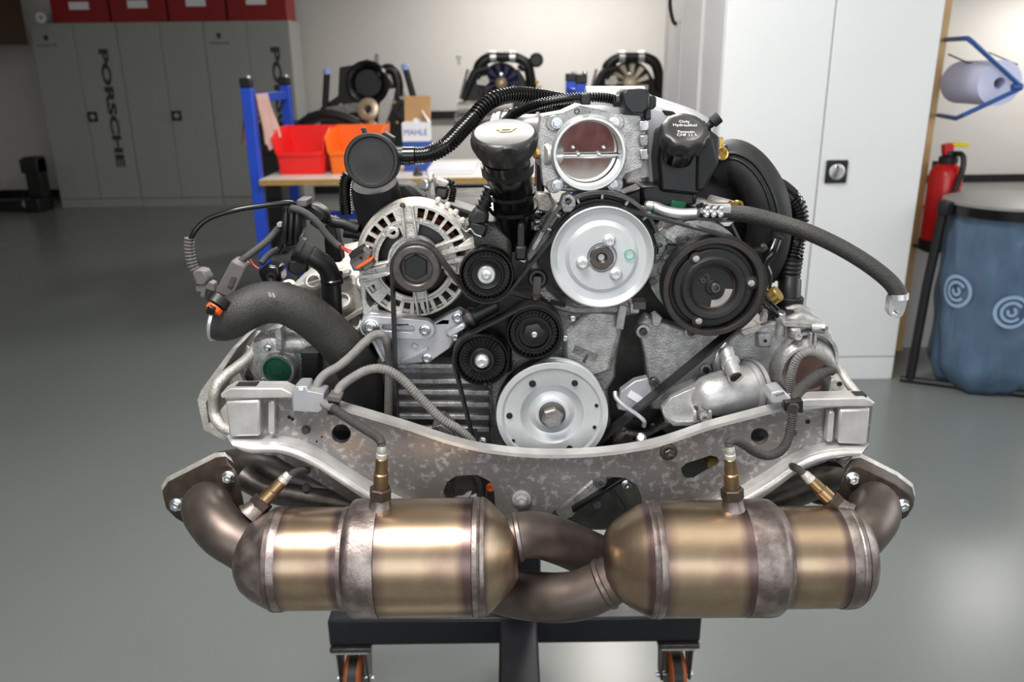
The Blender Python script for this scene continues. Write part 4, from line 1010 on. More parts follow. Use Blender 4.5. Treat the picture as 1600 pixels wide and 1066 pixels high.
# belt
def belt():
    Y = .9885
    cs = [((1115, 450), 80, 1), ((941, 403), 79, 1), ((760, 430), 44, -1), ((AX, AY), 38, 1), ((690, 772), 66, 1), ((753, 564), 44, -1), ((834, 522), 44, -1), ((863, 650), 86, 1)]
    C = []
    for (x, y), r, s in cs:
        c = W(x, y, Y); C.append((Vector((c.x, c.z)), (r + 1.2) * S(x, y, Y), s))
    segs = []; n = len(C)
    for i in range(n):
        (c1, r1, s1), (c2, r2, s2) = C[i], C[(i + 1) % n]
        D = c2 - c1; th = math.atan2(D.y, D.x) - math.asin(max(-1, min(1, (s2 * r2 - s1 * r1) / D.length)))
        nn = Vector((-math.sin(th), math.cos(th)))
        segs.append((c1 - nn * s1 * r1, c2 - nn * s2 * r2))
    path = []
    for i in range(n):
        c, r, s = C[i]; a = segs[i - 1][1] - c; d = segs[i][0] - c
        a0, a1 = math.atan2(a.y, a.x), math.atan2(d.y, d.x)
        da = (a1 - a0) % (2 * math.pi) if s > 0 else -((a0 - a1) % (2 * math.pi))
        m_ = max(3, int(abs(da) / .12))
        for k in range(m_ + 1): path.append(c + Vector((math.cos(a0 + da * k / m_), math.sin(a0 + da * k / m_))) * r)
    N = len(path); vs_ = []; fs_ = []
    for i in range(N):
        t = (path[(i + 1) % N] - path[i - 1]).normalized(); nn = Vector((-t.y, t.x)) * .0016
        for p in (path[i] + nn, path[i] - nn):
            for y in (Y, Y + .023): vs_.append((p.x, y, p.y))
    for i in range(N):
        j = (i + 1) % N
        q = lambda a, k: a * 4 + k
        for k0, k1 in ((0, 1), (1, 3), (3, 2), (2, 0)): fs_.append((q(i, k0), q(i, k1), q(j, k1), q(j, k0)))
    b = MB(); b.add(vs_, fs_)
    obj('drive_belt', b, rubber, EN, 'black ribbed drive belt', sharp=30)
belt()

# ---- alternator foot bracket
ab = plate('alternator_bracket', [(562, 512), (566, 496), (580, 488), (640, 500), (676, 506), (700, 492), (718, 484), (729, 492), (726, 506), (712, 530), (704, 544), (672, 566), (624, 571), (600, 570), (590, 545), (572, 530)], 1.022, .02, alu_satin, EN, bevel=.002)
b = MB(); b.tube(spline([W(579, 511, 1.015), W(610, 511, 1.015), W(640, 515, 1.015), W(664, 517, 1.015)], 6), .008, 10, .6); 
def loop_arm(name, p0, p1, r, Y, mat, parent):
    dx, dy = p1[0] - p0[0], p1[1] - p0[1]; l = math.hypot(dx, dy); ux, uy = dx / l, dy / l
    def cap(c, a0, rr, m_=9): return [(c[0] + rr * math.cos(a0 + math.pi * i / m_), c[1] + rr * math.sin(a0 + math.pi * i / m_)) for i in range(m_ + 1)]
    a = math.atan2(uy, ux)
    outl = cap(p1, a - math.pi / 2, r) + cap(p0, a + math.pi / 2, r * 1.15)
    e0 = (p0[0] + ux * r * 1.5, p0[1] + uy * r * 1.5); e1 = (p1[0] - ux * r * 1.4, p1[1] - uy * r * 1.4)
    hole = cap(e1, a - math.pi / 2, r * .33, 4) + cap(e0, a + math.pi / 2, r * .33, 4)
    return plate(name, outl, Y, .014, mat, parent, holes=[hole], bevel=.0022)
loop_arm('tie_arm', (579, 511), (664, 516), 15, 1.012, alu_satin, ab)
lathe_px('bolt_washer', 579, 511, 1.012, [(-2, 14), (3, 14), (4, 12), (4, 0)], zinc, ab)
bolt(579, 511, 1.007, 10, ab); bolt(664, 516, 1.012, 9, ab); bolt(715, 497, 1.02, 9, ab); bolt(609, 527, 1.02, 8, ab); bolt(667, 560, 1.02, 8, ab); bolt(711, 528, 1.02, 6, ab)
bar('locating_pin', (697, 526), (728, 508), 9, 1.008, .012, alu_satin, ab, bevel=.004)
bar('gusset_rib', (625, 565), (668, 545), 5, 1.016, .01, alu_satin, ab); bar('gusset_rib', (582, 530), (600, 566), 5, 1.016, .01, alu_satin, ab)
bar('cast_tab', (644, 539), (652, 543), 6, 1.018, .006, alu_satin, ab)
lathe_px('hose_clip', 735, 497, 1.012, [(-7, 14), (7, 14)], black, EN, axis=(1, 0, .55), seg=20)
lathe_px('hose_clip_band', 736, 496, 1.011, [(-3, 15), (3, 15)], steel, EN, axis=(1, 0, .55), seg=20)
tube_px('short_hose', [(728, 502, 1.015), (745, 492, 1.015), (775, 476, 1.02)], 12, rubber, EN)
bar('bracket_strut', (612, 575), (616, 690), 9, 1.04, .02, alu_grimy, EN)

# ---- crossmember beam in front
bm_ = sub('cross_member', 850, 720, .95)
top = [(352, 622), (410, 620), (455, 620), (505, 632), (560, 648), (640, 672), (700, 692), (760, 706), (840, 714), (930, 712), (1010, 701), (1060, 687), (1110, 670), (1170, 654), (1215, 643), (1262, 638), (1310, 634), (1364, 632)]
top = [tuple(p) for p in spline(top, 4)]
bot = [(1356, 700), (1345, 712), (1300, 718), (1255, 735), (1215, 758), (1180, 785), (1130, 815), (1004, 815), (1003, 778), (995, 758), (975, 746), (938, 745), (920, 752), (880, 785), (848, 815), (776, 815), (772, 768), (765, 752), (745, 742), (712, 744), (698, 754), (692, 770), (705, 815), (620, 815), (560, 790), (500, 755), (460, 730), (430, 712), (380, 708), (362, 695)]
slot = [(1066, 742), (1064, 732), (1072, 724), (1110, 712), (1120, 714), (1124, 722), (1118, 732), (1086, 752), (1074, 752)]
web = plate('web', top + bot, .945, .010, beam_m, bm_, holes=[circ(533, 678, 15, 20), slot, circ(1187, 682, 14, 20, 13)], bevel=.001, label='water-stained aluminium web')
fl = [(x, y - 3.5) for x, y in top] + [(x, y + 2) for x, y in reversed(top)]
plate('top_flange', fl, .935, .018, beam_clean, bm_, bevel=.001)
def lower_lip(up, lo):
    up = [tuple(p) for p in spline(up, 5)]; lo = [tuple(p) for p in spline(lo, 5)]
    n = min(len(up), len(lo)); vs_ = []; fs_ = []; m_ = 7
    for i in range(n):
        for j in range(m_):
            t = j / (m_ - 1); y = .9445 - .026 * math.sin(t * 1.9) / .946
            vs_.append(W(up[i][0] * (1 - t) + lo[i][0] * t, up[i][1] * (1 - t) + lo[i][1] * t, y))
    k = len(vs_); vs_ += [v + Vector((0, .004, .001)) for v in vs_]
    for i in range(n - 1):
        for j in range(m_ - 1):
            a, b_, c_, d = i * m_ + j, (i + 1) * m_ + j, (i + 1) * m_ + j + 1, i * m_ + j + 1
            fs_ += [(a, b_, c_, d), (a + k, d + k, c_ + k, b_ + k)]
        a, b_ = i * m_ + m_ - 1, (i + 1) * m_ + m_ - 1
        fs_.append((a, b_, b_ + k, a + k)); a, b_ = i * m_, (i + 1) * m_; fs_.append((b_, a, a + k, b_ + k))
    for i in (0, n - 1):
        for j in range(m_ - 1): fs_.append((i * m_ + j, i * m_ + j + 1, i * m_ + j + 1 + k, i * m_ + j + k))
    b = MB(); b.add(vs_, fs_); obj('lower_lip', b, beam_clean, bm_, sharp=60)
lower_lip([(354, 683), (400, 681), (450, 684), (492, 698), (536, 726), (588, 758), (650, 790)], [(366, 699), (392, 708), (440, 709), (490, 729), (530, 754), (580, 787), (632, 816)])
lower_lip([(1358, 694), (1318, 692), (1276, 696), (1236, 712), (1190, 742), (1140, 770), (1090, 796)], [(1344, 712), (1318, 714), (1286, 720), (1250, 736), (1206, 768), (1160, 798), (1110, 824)])
for (pts, blk, rib, slt, nm) in (
    ([(344, 616), (360, 607), (440, 607), (458, 616), (458, 622), (345, 623)], [(352, 627), (406, 625), (406, 682), (358, 684)], (424, 626, 424, 680), (372, 404, 609, 618), 0),
    ([(1240, 627), (1262, 624), (1352, 622), (1368, 630), (1362, 636), (1240, 636)], [(1312, 640), (1360, 638), (1356, 696), (1310, 694)], (1300, 642, 1296, 692), (1332, 1350, 623, 632), 1)):
    plate('end_pad', pts, .927, .026, beam_clean, bm_, bevel=.0015)
    plate('end_block', blk, .928, .02, beam_clean, bm_, bevel=.003)
    bar('end_rib', rib[:2], rib[2:], 10, .932, .012, beam_clean, bm_, bevel=.003)
    x0, x1, ya, yb = slt
    a, d = W(x0, (ya + yb) / 2, .94), W(x1, (ya + yb) / 2, .94)
    zt = max(v.z for v in [W(*p, .927) for p in pts])
    b = MB(); b.bb(a.x, d.x, .934, .948, zt - .004, zt + .0006); obj('slot_shade', b, dark_trim_shade, bm_)  # black slab painted as the shade inside the slot; the pad is solid
bolt(478, 672, .943, 7, bm_, steel, style='hex')
bolt(815, 781, .943, 11, bm_, alu, style='nut', name='nut'); bolt(1045, 707, .943, 10, bm_, steel, style='nut', name='nut')
bolt(1240, 677, .943, 5, bm_, steel, style='dome')
for (x, y, r) in ((452, 652, 3), (457, 655, 3), (1262, 659, 4), (503, 683, 1.6), (495, 690, 1.6)):
    lathe_px('drill_hole_shade', x, y, .945, [(-2, r), (.6, r), (.6, 0)], dark_trim_shade, bm_, seg=10)  # nothing is drilled: dark discs give each hole's shade by colour
# silver clip brackets and black cable clips on the beam
c1 = plate('clip_bracket', [(455, 612), (462, 604), (480, 604), (482, 612), (506, 616), (506, 640), (500, 645), (456, 642)], .922, .03, alu_satin, bm_, bevel=.002)
bar('clip_notch', (470, 606), (470, 612), 8, .9215, .02, white_print, bm_, bevel=.001)
c2 = plate('clip_bracket', [(1202, 626), (1205, 614), (1224, 610), (1236, 622), (1238, 650), (1226, 650), (1224, 630), (1206, 632)], .922, .03, alu_satin, bm_, bevel=.002)
bar('clip_stamp', (1212, 618), (1226, 614), 4, .9217, .01, alu_dark, bm_, bevel=.0004)
bar('cable_clip', (521, 624), (519, 650), 17, .915, .016, black, bm_, bevel=.002); bar('cable_clip_lid', (512, 622), (532, 626), 8, .912, .02, grey_conn, bm_)
bar('cable_clip', (1226, 636), (1253, 634), 16, .915, .016, black, bm_, bevel=.002); bar('cable_clip_jaw', (1252, 626), (1252, 646), 6, .915, .02, black, bm_)
# castings seen through the beam's cut-outs
plate('sump_bracket', [(868, 800), (885, 785), (900, 772), (925, 752), (940, 748), (938, 770), (910, 790), (895, 808), (878, 815)], .985, .03, alu, EN, bevel=.003)
bar('sump_rib', (895, 800), (972, 752), 6, .975, .02, black, EN); bar('sump_rib', (950, 760), (985, 815), 6, .99, .02, alu_grimy, EN)
plate('sump_casting', [(860, 745), (1010, 745), (1010, 830), (880, 830)], 1.02, .05, alu_grimy, EN, bevel=.005)
bolt(937, 752, .978, 11, EN, alu_dark); bolt(979, 757, .978, 8, EN, zinc); bolt(933, 789, .985, 6, EN, alu_dark)
lathe_px('oil_filter_can', 722, 765, 1.0, [(-40, 30), (-4, 30), (2, 26), (2, 18), (6, 17), (6, 10), (3, 9), (3, 0)], silver_can, EN, axis=(-.2, -.8, .5))
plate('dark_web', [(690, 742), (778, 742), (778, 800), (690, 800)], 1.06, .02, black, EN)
lathe_px('orange_seal', 766, 762, 1.03, [(-4, 6), (3, 6), (3, 3), (0, 0)], orange, EN, seg=14)
lathe_px('yellow_cap', 1112, 722, 1.02, [(-10, 9), (4, 9), (5, 0)], brass, EN, axis=(.2, -1, 0), seg=14)
# dark lower parts left and right under the beam
tube_px('left_manifold', [(350, 728, 1.02), (400, 722, 1.0), (450, 745, .99), (520, 768, .99), (600, 790, .99), (680, 800, 1.0)], 24, steel, EN)
tube_px('left_manifold', [(380, 745, .98), (420, 765, .97), (480, 778, .97), (560, 790, .97)], 20, steel, EN)
tube_px('lower_hose', [(470, 720, 1.0), (520, 735, 1.0), (560, 770, .99)], 13, black, EN)
bolt(478, 763, .96, 6, EN, alu_dark)
lathe_px('black_canister', 1285, 750, 1.0, [(-40, 42), (0, 42), (6, 38), (6, 0)], black, EN, axis=(-.3, -1, .1))
tube_px('right_manifold', [(1350, 735, 1.02), (1300, 745, 1.0), (1240, 770, .99), (1180, 790, .99), (1080, 800, 1.0)], 24, steel, EN)
plate('lower_cover', [(1150, 720), (1250, 720), (1255, 800), (1150, 810)], .99, .08, alu_grimy, EN, bevel=.005)
lathe_px('hose_eye', 1303, 712, .985, [(-8, 11), (2, 11), (3, 8), (-2, 5), (-2, 0)], steel, EN, seg=16)

# ================================================================== exhaust
def drum(parent, name, x0, Y, cy, prof, mat, seg=56, label=None):
    """turned piece along X; prof in px: (x offset from x0, radius)"""
    k = S(x0, cy, Y); c = W(x0, cy, Y)
    b = MB(); b.lathe(c, (1, 0, 0), [((x) * k, r * k) for x, r in prof], seg)
    return obj(name, b, mat, parent, label, sharp=28)
CYP, CYY = 874, .84
lcat = sub('catalyst', 590, CYP, CYY)
drum(lcat, 'inlet_cone', 372, CYY, CYP, [(0, 22), (3, 38), (12, 52), (28, 64), (48, 74), (57, 78)], weld_m)
drum(lcat, 'weld_band', 372, CYY, CYP, [(57, 77), (58, 79.5), (62, 80.5), (64, 79), (66, 80.5), (72, 80.5), (77, 79), (77, 77)], weld_m)
drum(lcat, 'front_drum', 372, CYY, CYP, [(77, 70), (77, 78.5), (168, 78.5), (170, 70)], cat_m)
drum(lcat, 'collar', 372, CYY, CYP, [(168, 70), (168, 79), (174, 79.5), (178, 83), (180, 88), (184, 90.5), (190, 91.2), (224, 91), (226, 80)], weld_m)
drum(lcat, 'main_drum', 372, CYY, CYP, [(225, 70), (225, 90.4), (368, 90.4), (370, 70)], cat_m)
drum(lcat, 'weld_band', 372, CYY, CYP, [(368, 80), (369, 91), (376, 92), (379, 90.5), (381, 92), (386, 91), (388, 89), (388, 78)], weld_m)
drum(lcat, 'outlet_cone', 372, CYY, CYP, [(387, 80), (388, 89.5), (396, 83), (410, 69), (424, 54), (433, 43), (437, 36), (437, 25)], cat_m)
rcat = sub('catalyst', 1165, CYP, CYY)
drum(rcat, 'outlet_cone', 942, CYY, CYP, [(0, 20), (2, 34), (8, 46), (20, 59), (38, 72), (58, 83), (68, 87.5)], cat_m)
drum(rcat, 'weld_band', 942, CYY, CYP, [(67, 84), (68, 88), (72, 90), (75, 89), (77, 90.5), (84, 90.5), (87, 89), (87, 80)], weld_m)
drum(rcat, 'main_drum', 942, CYY, CYP, [(86, 70), (86, 89.3), (216, 89.3), (218, 70)], cat_m)
drum(rcat, 'collar', 942, CYY, CYP, [(216, 70), (216, 90), (252, 90.5), (262, 89), (268, 85), (272, 80), (276, 79), (276, 70)], weld_m)
drum(rcat, 'rear_drum', 942, CYY, CYP, [(275, 70), (275, 78), (362, 78), (364, 70)], cat_m)
drum(rcat, 'weld_band', 942, CYY, CYP, [(361, 70), (362, 79), (374, 80), (378, 78.5), (380, 79.5), (386, 78), (388, 70)], weld_m)
drum(rcat, 'inlet_cone', 942, CYY, CYP, [(386, 74), (388, 77), (398, 70), (407, 60), (413, 46), (414, 34), (414, 20)], weld_m)
# crossing pipes in the middle
tube_px('crossover_pipe', [(790, 846, .85), (812, 838, .855), (840, 836, .87), (880, 848, .89), (925, 868, .91), (985, 895, .93)], 36, pipe_m, EN, seg=24)
lathe_px('pipe_weld', 808, 840, .853, [(-4, 36), (-2, 39), (3, 39), (5, 36)], weld_m, EN, axis=(1, .1, .12), seg=32)
tube_px('crossover_pipe', [(740, 905, .90), (780, 920, .885), (820, 930, .87), (865, 934, .85), (905, 930, .84), (940, 915, .837), (975, 894, .838)], 38, pipe_m, EN, seg=24)
lathe_px('pipe_weld', 944, 913, .837, [(-5, 38), (-2, 41), (4, 41), (6, 38)], weld_m, EN, axis=(1, 0, .55), seg=32)
# end flanges and elbows
def flange(pts, Y, off, holes_b, elbow, r, name='exhaust_flange', tilt=0.0):
    o = sub(name, pts[0][0], pts[0][1], Y)
    xs = [p[0] for p in pts]; xc = sum(xs) / len(xs)
    b = MB(); b.prism([[W(x, y, Y + tilt * (x - xc) * .0009) for x, y in pts]], off)
    obj('flange_plate', b, rust, o, bevel=.0015)
    b = MB(); o2 = Vector(off)
    b.prism([[W(x, y, Y + tilt * (x - xc) * .0009) + o2 * 1.02 for x, y in pts]], o2 * .45)
    obj('gasket', b, alu_warm, o, bevel=.0006)
    for (x, y) in holes_b: bolt(x, y, Y + tilt * (x - xc) * .0009 - .001, 11, o, zinc)
    tube_px('elbow', elbow, r, pipe_m, o, seg=24)
    return o
flange([(260, 796), (257, 780), (266, 766), (342, 728), (358, 727), (369, 736), (374, 752), (382, 790), (372, 812), (340, 836), (318, 834), (300, 826), (274, 810)], .925, (-.007, .012, .0065), [(276, 788), (357, 745)],
       [(326, 790, .925), (324, 794, .90), (330, 808, .872), (350, 832, .852), (378, 850, .844), (410, 868, .84)], 39, tilt=-.3)
flange([(1312, 760), (1318, 742), (1328, 731), (1342, 729), (1400, 758), (1424, 776), (1428, 792), (1418, 808), (1388, 824), (1370, 834), (1330, 820), (1308, 800)], .925, (.006, .012, .0065), [(1331, 747), (1409, 789)],
       [(1362, 790, .925), (1366, 794, .90), (1364, 808, .876), (1350, 828, .855), (1330, 846, .845), (1300, 866, .84)], 39, tilt=.3)
# oxygen sensors
def o2(px0, py0, px1, py1, Y, wire=None, Yt=None):
    o = sub('oxygen_sensor', px0, py0, Y)
    a = W(px0, py0, Y); d = W(px1, py1, Yt or Y) - a; L_ = d.length; k = S(px0, py0, Y); ax = d.normalized()
    def l(name, prof, mat, seg=20, ph=0):
        b = MB(); b.lathe(a, ax, [(t * L_, r * k) for t, r in prof], seg, ph); return obj(name, b, mat, o, sharp=28)
    l('boss', [(-.14, 22), (-.06, 18), (.06, 16), (.10, 15.5), (.10, 8)], weld_m)
    l('hex_nut', [(.09, 16), (.10, 17.5), (.26, 17.5), (.28, 15.5), (.28, 8)], rust, 6, .3)
    l('body', [(.27, 11.5), (.52, 11.5), (.54, 9.5), (.56, 9.5), (.57, 10), (.78, 9.3), (.79, 8.2)], gold_st)
    l('neck', [(.78, 7.8), (.79, 8.6), (.86, 8.6), (.87, 7.6), (.89, 7.6), (.90, 8), (.96, 7.6), (1.0, 6.5), (1.0, 0)], alu_warm)
    return o
o2(594, 787, 597, 696, .84); o2(1145, 787, 1140, 697, .84)
o2(398, 797, 452, 741, .86, Yt=.88); o2(1312, 795, 1256, 740, .86, Yt=.88)
# their cables
tube_px('sensor_cable', [(597, 700, .84), (595, 690, .842), (588, 682, .85), (572, 672, .865), (550, 658, .885), (535, 648, .90), (521, 638, .91)], 7.5, loom_d, EN, corr=1.2, pitch=4)
tube_px('sensor_cable', [(521, 638, .912), (506, 630, .925), (497, 612, .94), (496, 600, .945), (508, 585, .955), (530, 572, .965), (550, 555, .975), (570, 535, .985), (585, 524, .99), (598, 524, .995), (605, 536, 1.0), (608, 560, 1.02), (607, 640, 1.03), (606, 680, 1.03)], 7, loom_m, EN)
tube_px('sensor_cable', [(524, 630, .918), (530, 608, .935), (548, 592, .95), (575, 578, .96), (600, 577, .965), (625, 590, .97), (655, 620, .972), (690, 655, .975), (715, 670, .98), (735, 688, .985), (742, 702, .99)], 7.5, loom_m, EN, corr=.6, pitch=5)
tube_px('sensor_cable', [(1140, 701, .84), (1140, 692, .842), (1148, 688, .85), (1160, 693, .86), (1178, 705, .875), (1198, 712, .885), (1218, 706, .893), (1230, 690, .90), (1236, 665, .907), (1239, 645, .911)], 7.5, loom_d, EN, corr=1.2, pitch=4)
tube_px('sensor_cable', [(1239, 640, .912), (1241, 625, .93), (1250, 608, .95), (1270, 592, .965), (1290, 580, .98), (1300, 578, .99)], 9, loom_d, EN, corr=.8, pitch=4)
tube_px('sensor_cable', [(1236, 612, .985), (1236, 590, .98), (1241, 570, .975), (1250, 556, .972), (1266, 550, .972), (1282, 556, .975), (1295, 568, .985), (1302, 578, .99)], 7, loom_m, EN, corr=.8, pitch=4)
tube_px('sensor_cable', [(452, 745, .88), (462, 738, .90), (480, 735, .93)], 6, loom_d, EN)
tube_px('sensor_cable', [(1258, 743, .88), (1248, 734, .90), (1236, 728, .93)], 6, loom_d, EN)

# ================================================================== right side: cam cover, plug, thermostat housing
rc = plate('cam_cover', [(1140, 530), (1165, 512), (1200, 505), (1225, 500), (1255, 488), (1282, 500), (1302, 520), (1309, 548), (1308, 580), (1300, 618), (1262, 640), (1180, 645), (1130, 640), (1112, 600), (1116, 560)], 1.06, .10, alu, EN, bevel=.008)
lathe_px('cam_dome', 1258, 578, 1.05, [(-22, 54), (-8, 53), (2, 47), (8, 42), (9, 38), (2, 36), (2, 0)], alu, rc, seg=44)
lathe_px('brown_plug', 1266, 580, 1.04, [(-6, 35), (5, 34), (8, 31), (6, 28), (6, 0)], brown_plug, rc, label='dull brown sealing plug')
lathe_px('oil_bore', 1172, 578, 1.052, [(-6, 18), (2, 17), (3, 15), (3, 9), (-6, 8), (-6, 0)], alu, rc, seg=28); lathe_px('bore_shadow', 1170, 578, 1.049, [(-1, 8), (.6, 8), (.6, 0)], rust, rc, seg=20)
bar('square_pad', (1195, 522), (1195, 544), 22, 1.048, .02, alu, rc, bevel=.003); lathe_px('pad_hole', 1196, 533, 1.047, [(-1, 2.6), (.4, 2.6), (.4, 0)], dark_trim_shade, rc, seg=10)
bar('square_boss', (1245, 514), (1245, 532), 16, 1.04, .03, alu, rc, bevel=.003); lathe_px('boss_hole', 1247, 526, 1.038, [(-1, 6), (2, 6), (2, 3.5), (-2, 3), (-2, 0)], alu_warm, rc, seg=14)
bar('flange_rib', (1222, 506), (1285, 510), 8, 1.045, .03, alu, rc, bevel=.003)
lathe_px('screw_barrel', 1280, 512, 1.045, [(-10, 9), (8, 9), (9, 8), (9, 0)], alu, rc, axis=(.9, -.4, .1), seg=16); bolt(1288, 512, 1.035, 6, rc, zinc, axis=(.9, -.4, .1))
ring_px('cover_arch', 1262, 560, 1.055, [(-10, 47), (6, 46), (6, 41), (-10, 40)], alu, rc)
for dx in (0, 7): bar('cover_rib', (1268 + dx, 520), (1266 + dx, 545), 4, 1.042, .02, alu, rc)
bar('ledge', (1158, 522), (1190, 512), 10, 1.05, .03, alu_warm, rc, bevel=.003)
tube_px('coolant_pipe', [(1228, 486, 1.09), (1246, 482, 1.09), (1262, 488, 1.09), (1272, 502, 1.09)], 7, alu, EN)
tube_px('coolant_pipe', [(1240, 500, 1.10), (1256, 496, 1.10), (1270, 505, 1.10)], 5, alu_dark, EN)
tube_px('coolant_tube', [(1310, 575, 1.07), (1322, 595, 1.05), (1334, 610, 1.04), (1345, 622, 1.03)], 7, alu_warm, EN)
tube_px('coolant_tube', [(1300, 590, 1.05), (1312, 610, 1.03), (1328, 628, 1.0)], 10, alu, EN)
plate('corner_bracket', [(1288, 598), (1305, 592), (1316, 600), (1312, 618), (1296, 622)], 1.02, .02, alu_warm, EN); lathe_px('bracket_hole', 1312, 600, 1.018, [(-1, 4), (1, 4), (1, 0)], dark_trim_shade, EN, seg=12)
tube_px('cloth_end', [(1292, 590, .99), (1288, 610, 1.0), (1280, 625, 1.0), (1282, 640, 1.0)], 7, loom_m, EN)
bar('bearing_shelf', (1175, 618), (1215, 610), 12, 1.03, .05, alu_warm, EN, bevel=.003)
tube_px('oil_line', [(1128, 610, 1.03), (1120, 580, 1.03), (1120, 555, 1.03), (1132, 535, 1.035)], 6, alu_bright, EN)
# thermostat housing
th_ = sub('thermostat_housing', 1100, 620, 1.0)
a_, b_ = W(1174, 606, 1.01), W(1085, 622, .985)
b = MB(); k = S(1130, 610, 1.0); ax = (b_ - a_).normalized()
b.lathe(a_, ax, [(0, 20 * k), (0, 42 * k), (6 * k, 43 * k), (8 * k, 41 * k), (10 * k, 38 * k), (45 * k, 36 * k), (65 * k, 34 * k), (84 * k, 30 * k), (98 * k, 20 * k), (104 * k, 8 * k), (105 * k, 0)], 40)
obj('barrel', b, pale_cast, th_, sharp=30)
b = MB(); b.lathe(a_, ax, [(-9 * k, 36 * k), (-9 * k, 43 * k), (-2 * k, 44 * k), (-2 * k, 38 * k)], 40); obj('clamp_ring', b, pale_cast, th_, sharp=30)
plate('base_flange', [(1034, 640), (1048, 622), (1090, 604), (1110, 618), (1112, 662), (1086, 664), (1050, 664), (1040, 660)], .985, .03, pale_cast, th_, bevel=.006)
plate('flange_rim', [(1036, 640), (1044, 650), (1056, 658), (1114, 657), (1114, 665), (1052, 666), (1036, 650)], .975, .03, pale_cast, th_, bevel=.002)
bar('bolt_lug', (1100, 632), (1100, 660), 16, .972, .03, alu, th_, bevel=.004); bolt(1100, 652, .966, 7, th_, alu, style='socket')
lathe_px('lug_dome', 1100, 630, .98, [(-10, 9), (4, 8), (7, 4), (8, 0)], alu, th_, seg=16)
for (x0, x1) in ((1086, 1090), (1110, 1114)): bar('lug_rib', (x0, 642), (x0, 662), 5, .968, .02, alu_bright, th_)
tube_px('hose_nipple', [(1134, 548, 1.0), (1140, 566, .985), (1150, 590, .962)], 12, pale_cast, th_, n=6, seg=20)
lathe_px('nipple_ring', 1141, 567, .985, [(-5, 12), (-2, 15), (3, 15), (6, 12)], pale_cast, th_, axis=(.25, -.8, -.5), seg=24)
lathe_px('nipple_bore', 1150, 590, .961, [(-1, 9.5), (.8, 9.5), (.8, 0)], dark_trim_shade, th_, axis=(.3, -.7, -.5), seg=20)

# ================================================================== throttle body
tb_ = sub('throttle_body', 922, 241, 1.04)
ring_px('bore_ring', 921, 241, 1.02, [(0, 57), (2, 56), (2, 52.5), (-4, 51), (-40, 50), (-40, 60), (-10, 60), (-6, 57)], alu_bright, tb_)
plate('front_casting', [(845, 182), (880, 176), (905, 164), (940, 172), (968, 178), (1000, 180), (1010, 200), (1004, 262), (978, 272), (966, 290), (945, 300), (897, 300), (862, 296), (848, 290), (843, 240), (838, 225), (842, 205)], 1.045, .07, alu, tb_, holes=[circ(921, 241, 51, 40)], bevel=.005)
plate('bore_back_housing', circ(921, 238, 58, 32), 1.116, .05, alu_dark, tb_)
k = S(921, 241, 1.06)
b = MB(); c_ = W(921, 240, 1.06); b.lathe(c_, (0, -1, 0), [(-.001, 50.5 * k), (.001, 50.5 * k)], 48); obj('butterfly_plate', b, mirror, tb_, 'polished throttle plate')
b = MB(); b.cyl(c_ + Vector((-.042, -.004, -.002)), c_ + Vector((.042, -.004, -.002)), .0035, None, 14); obj('throttle_shaft', b, chrome, tb_)
for dx in (-17, 15): bolt(921 + dx, 241, 1.052, 3.4, tb_, chrome, style='dome')
for dx in (-25, 23): bolt(921 + dx, 231, 1.056, 3, tb_, chrome, style='dome')
for (x, y) in ((870, 192), (959, 191), (871, 289), (957, 288)):
    lathe_px('bolt_barrel', x - (6 if x < 920 else -4), y, 1.05, [(-20, 13), (8, 12), (10, 11), (10, 0)], alu, tb_, axis=(.1 if x < 920 else -.1, -1, 0), seg=20)
    bolt(x, y, 1.034, 8.5, tb_, zinc, style='hex')
lathe_px('side_boss', 852, 240, 1.055, [(-20, 21), (6, 20), (10, 17), (10, 0)], alu_bright, tb_, axis=(-.75, -.65, 0), seg=24)
lathe_px('side_screw', 838, 240, 1.045, [(-2, 9), (3, 8), (4, 4), (4, 0)], brass, tb_, axis=(-.9, -.4, 0), seg=16)
b = MB(); b.tube([W(914, 166, 1.10), W(1004, 166, 1.10)], 30 * S(950, 160, 1.1), 28); obj('motor_housing', b, alu_bright, tb_)
bar('mount_fin', (898, 170), (898, 186), 18, 1.05, .03, alu, tb_, bevel=.003); bolt(901, 174, 1.048, 5, tb_, alu_dark, style='socket')
bar('cast_rib', (924, 172), (924, 184), 4, 1.04, .02, alu, tb_)
b = MB(); b.tube([W(988, 182, 1.07), W(990, 276, 1.07)], 24 * S(990, 230, 1.07), 24); obj('gear_cover', b, alu, tb_)
for i, y in enumerate((196, 219, 241)):
    bar('cover_clip', (1006, y - 8), (1007, y + 10), 14, 1.035, .02, chrome if i != 1 else alu_dark, tb_, bevel=.002)
plate('connector_body', [(968, 148), (976, 139), (1010, 138), (1016, 146), (1016, 170), (1008, 178), (980, 176), (972, 166)], 1.03, .05, black, tb_, bevel=.005)
plate('connector_tail', [(1012, 150), (1020, 148), (1026, 152), (1026, 166), (1020, 172), (1012, 170)], 1.04, .04, black_soft, tb_, bevel=.004)
bar('connector_stem', (1013, 170), (1013, 188), 9, 1.035, .02, black, tb_, bevel=.002)
lathe_px('connector_collar', 972, 158, 1.045, [(-14, 9), (0, 9), (0, 6)], black, tb_, axis=(1, 0, 0), seg=16)
tube_px('wiring_conduit', [(790, 190, 1.07), (800, 181, 1.06), (820, 170, 1.05), (845, 162, 1.04), (880, 155, 1.035), (915, 152, 1.035), (945, 153, 1.04), (964, 157, 1.045)], 8, black_gloss, EN, corr=2.2, pitch=4.2, n=10, seg=14)
bar('conduit_clip', (915, 146), (915, 164), 16, 1.025, .02, black, EN, bevel=.002)
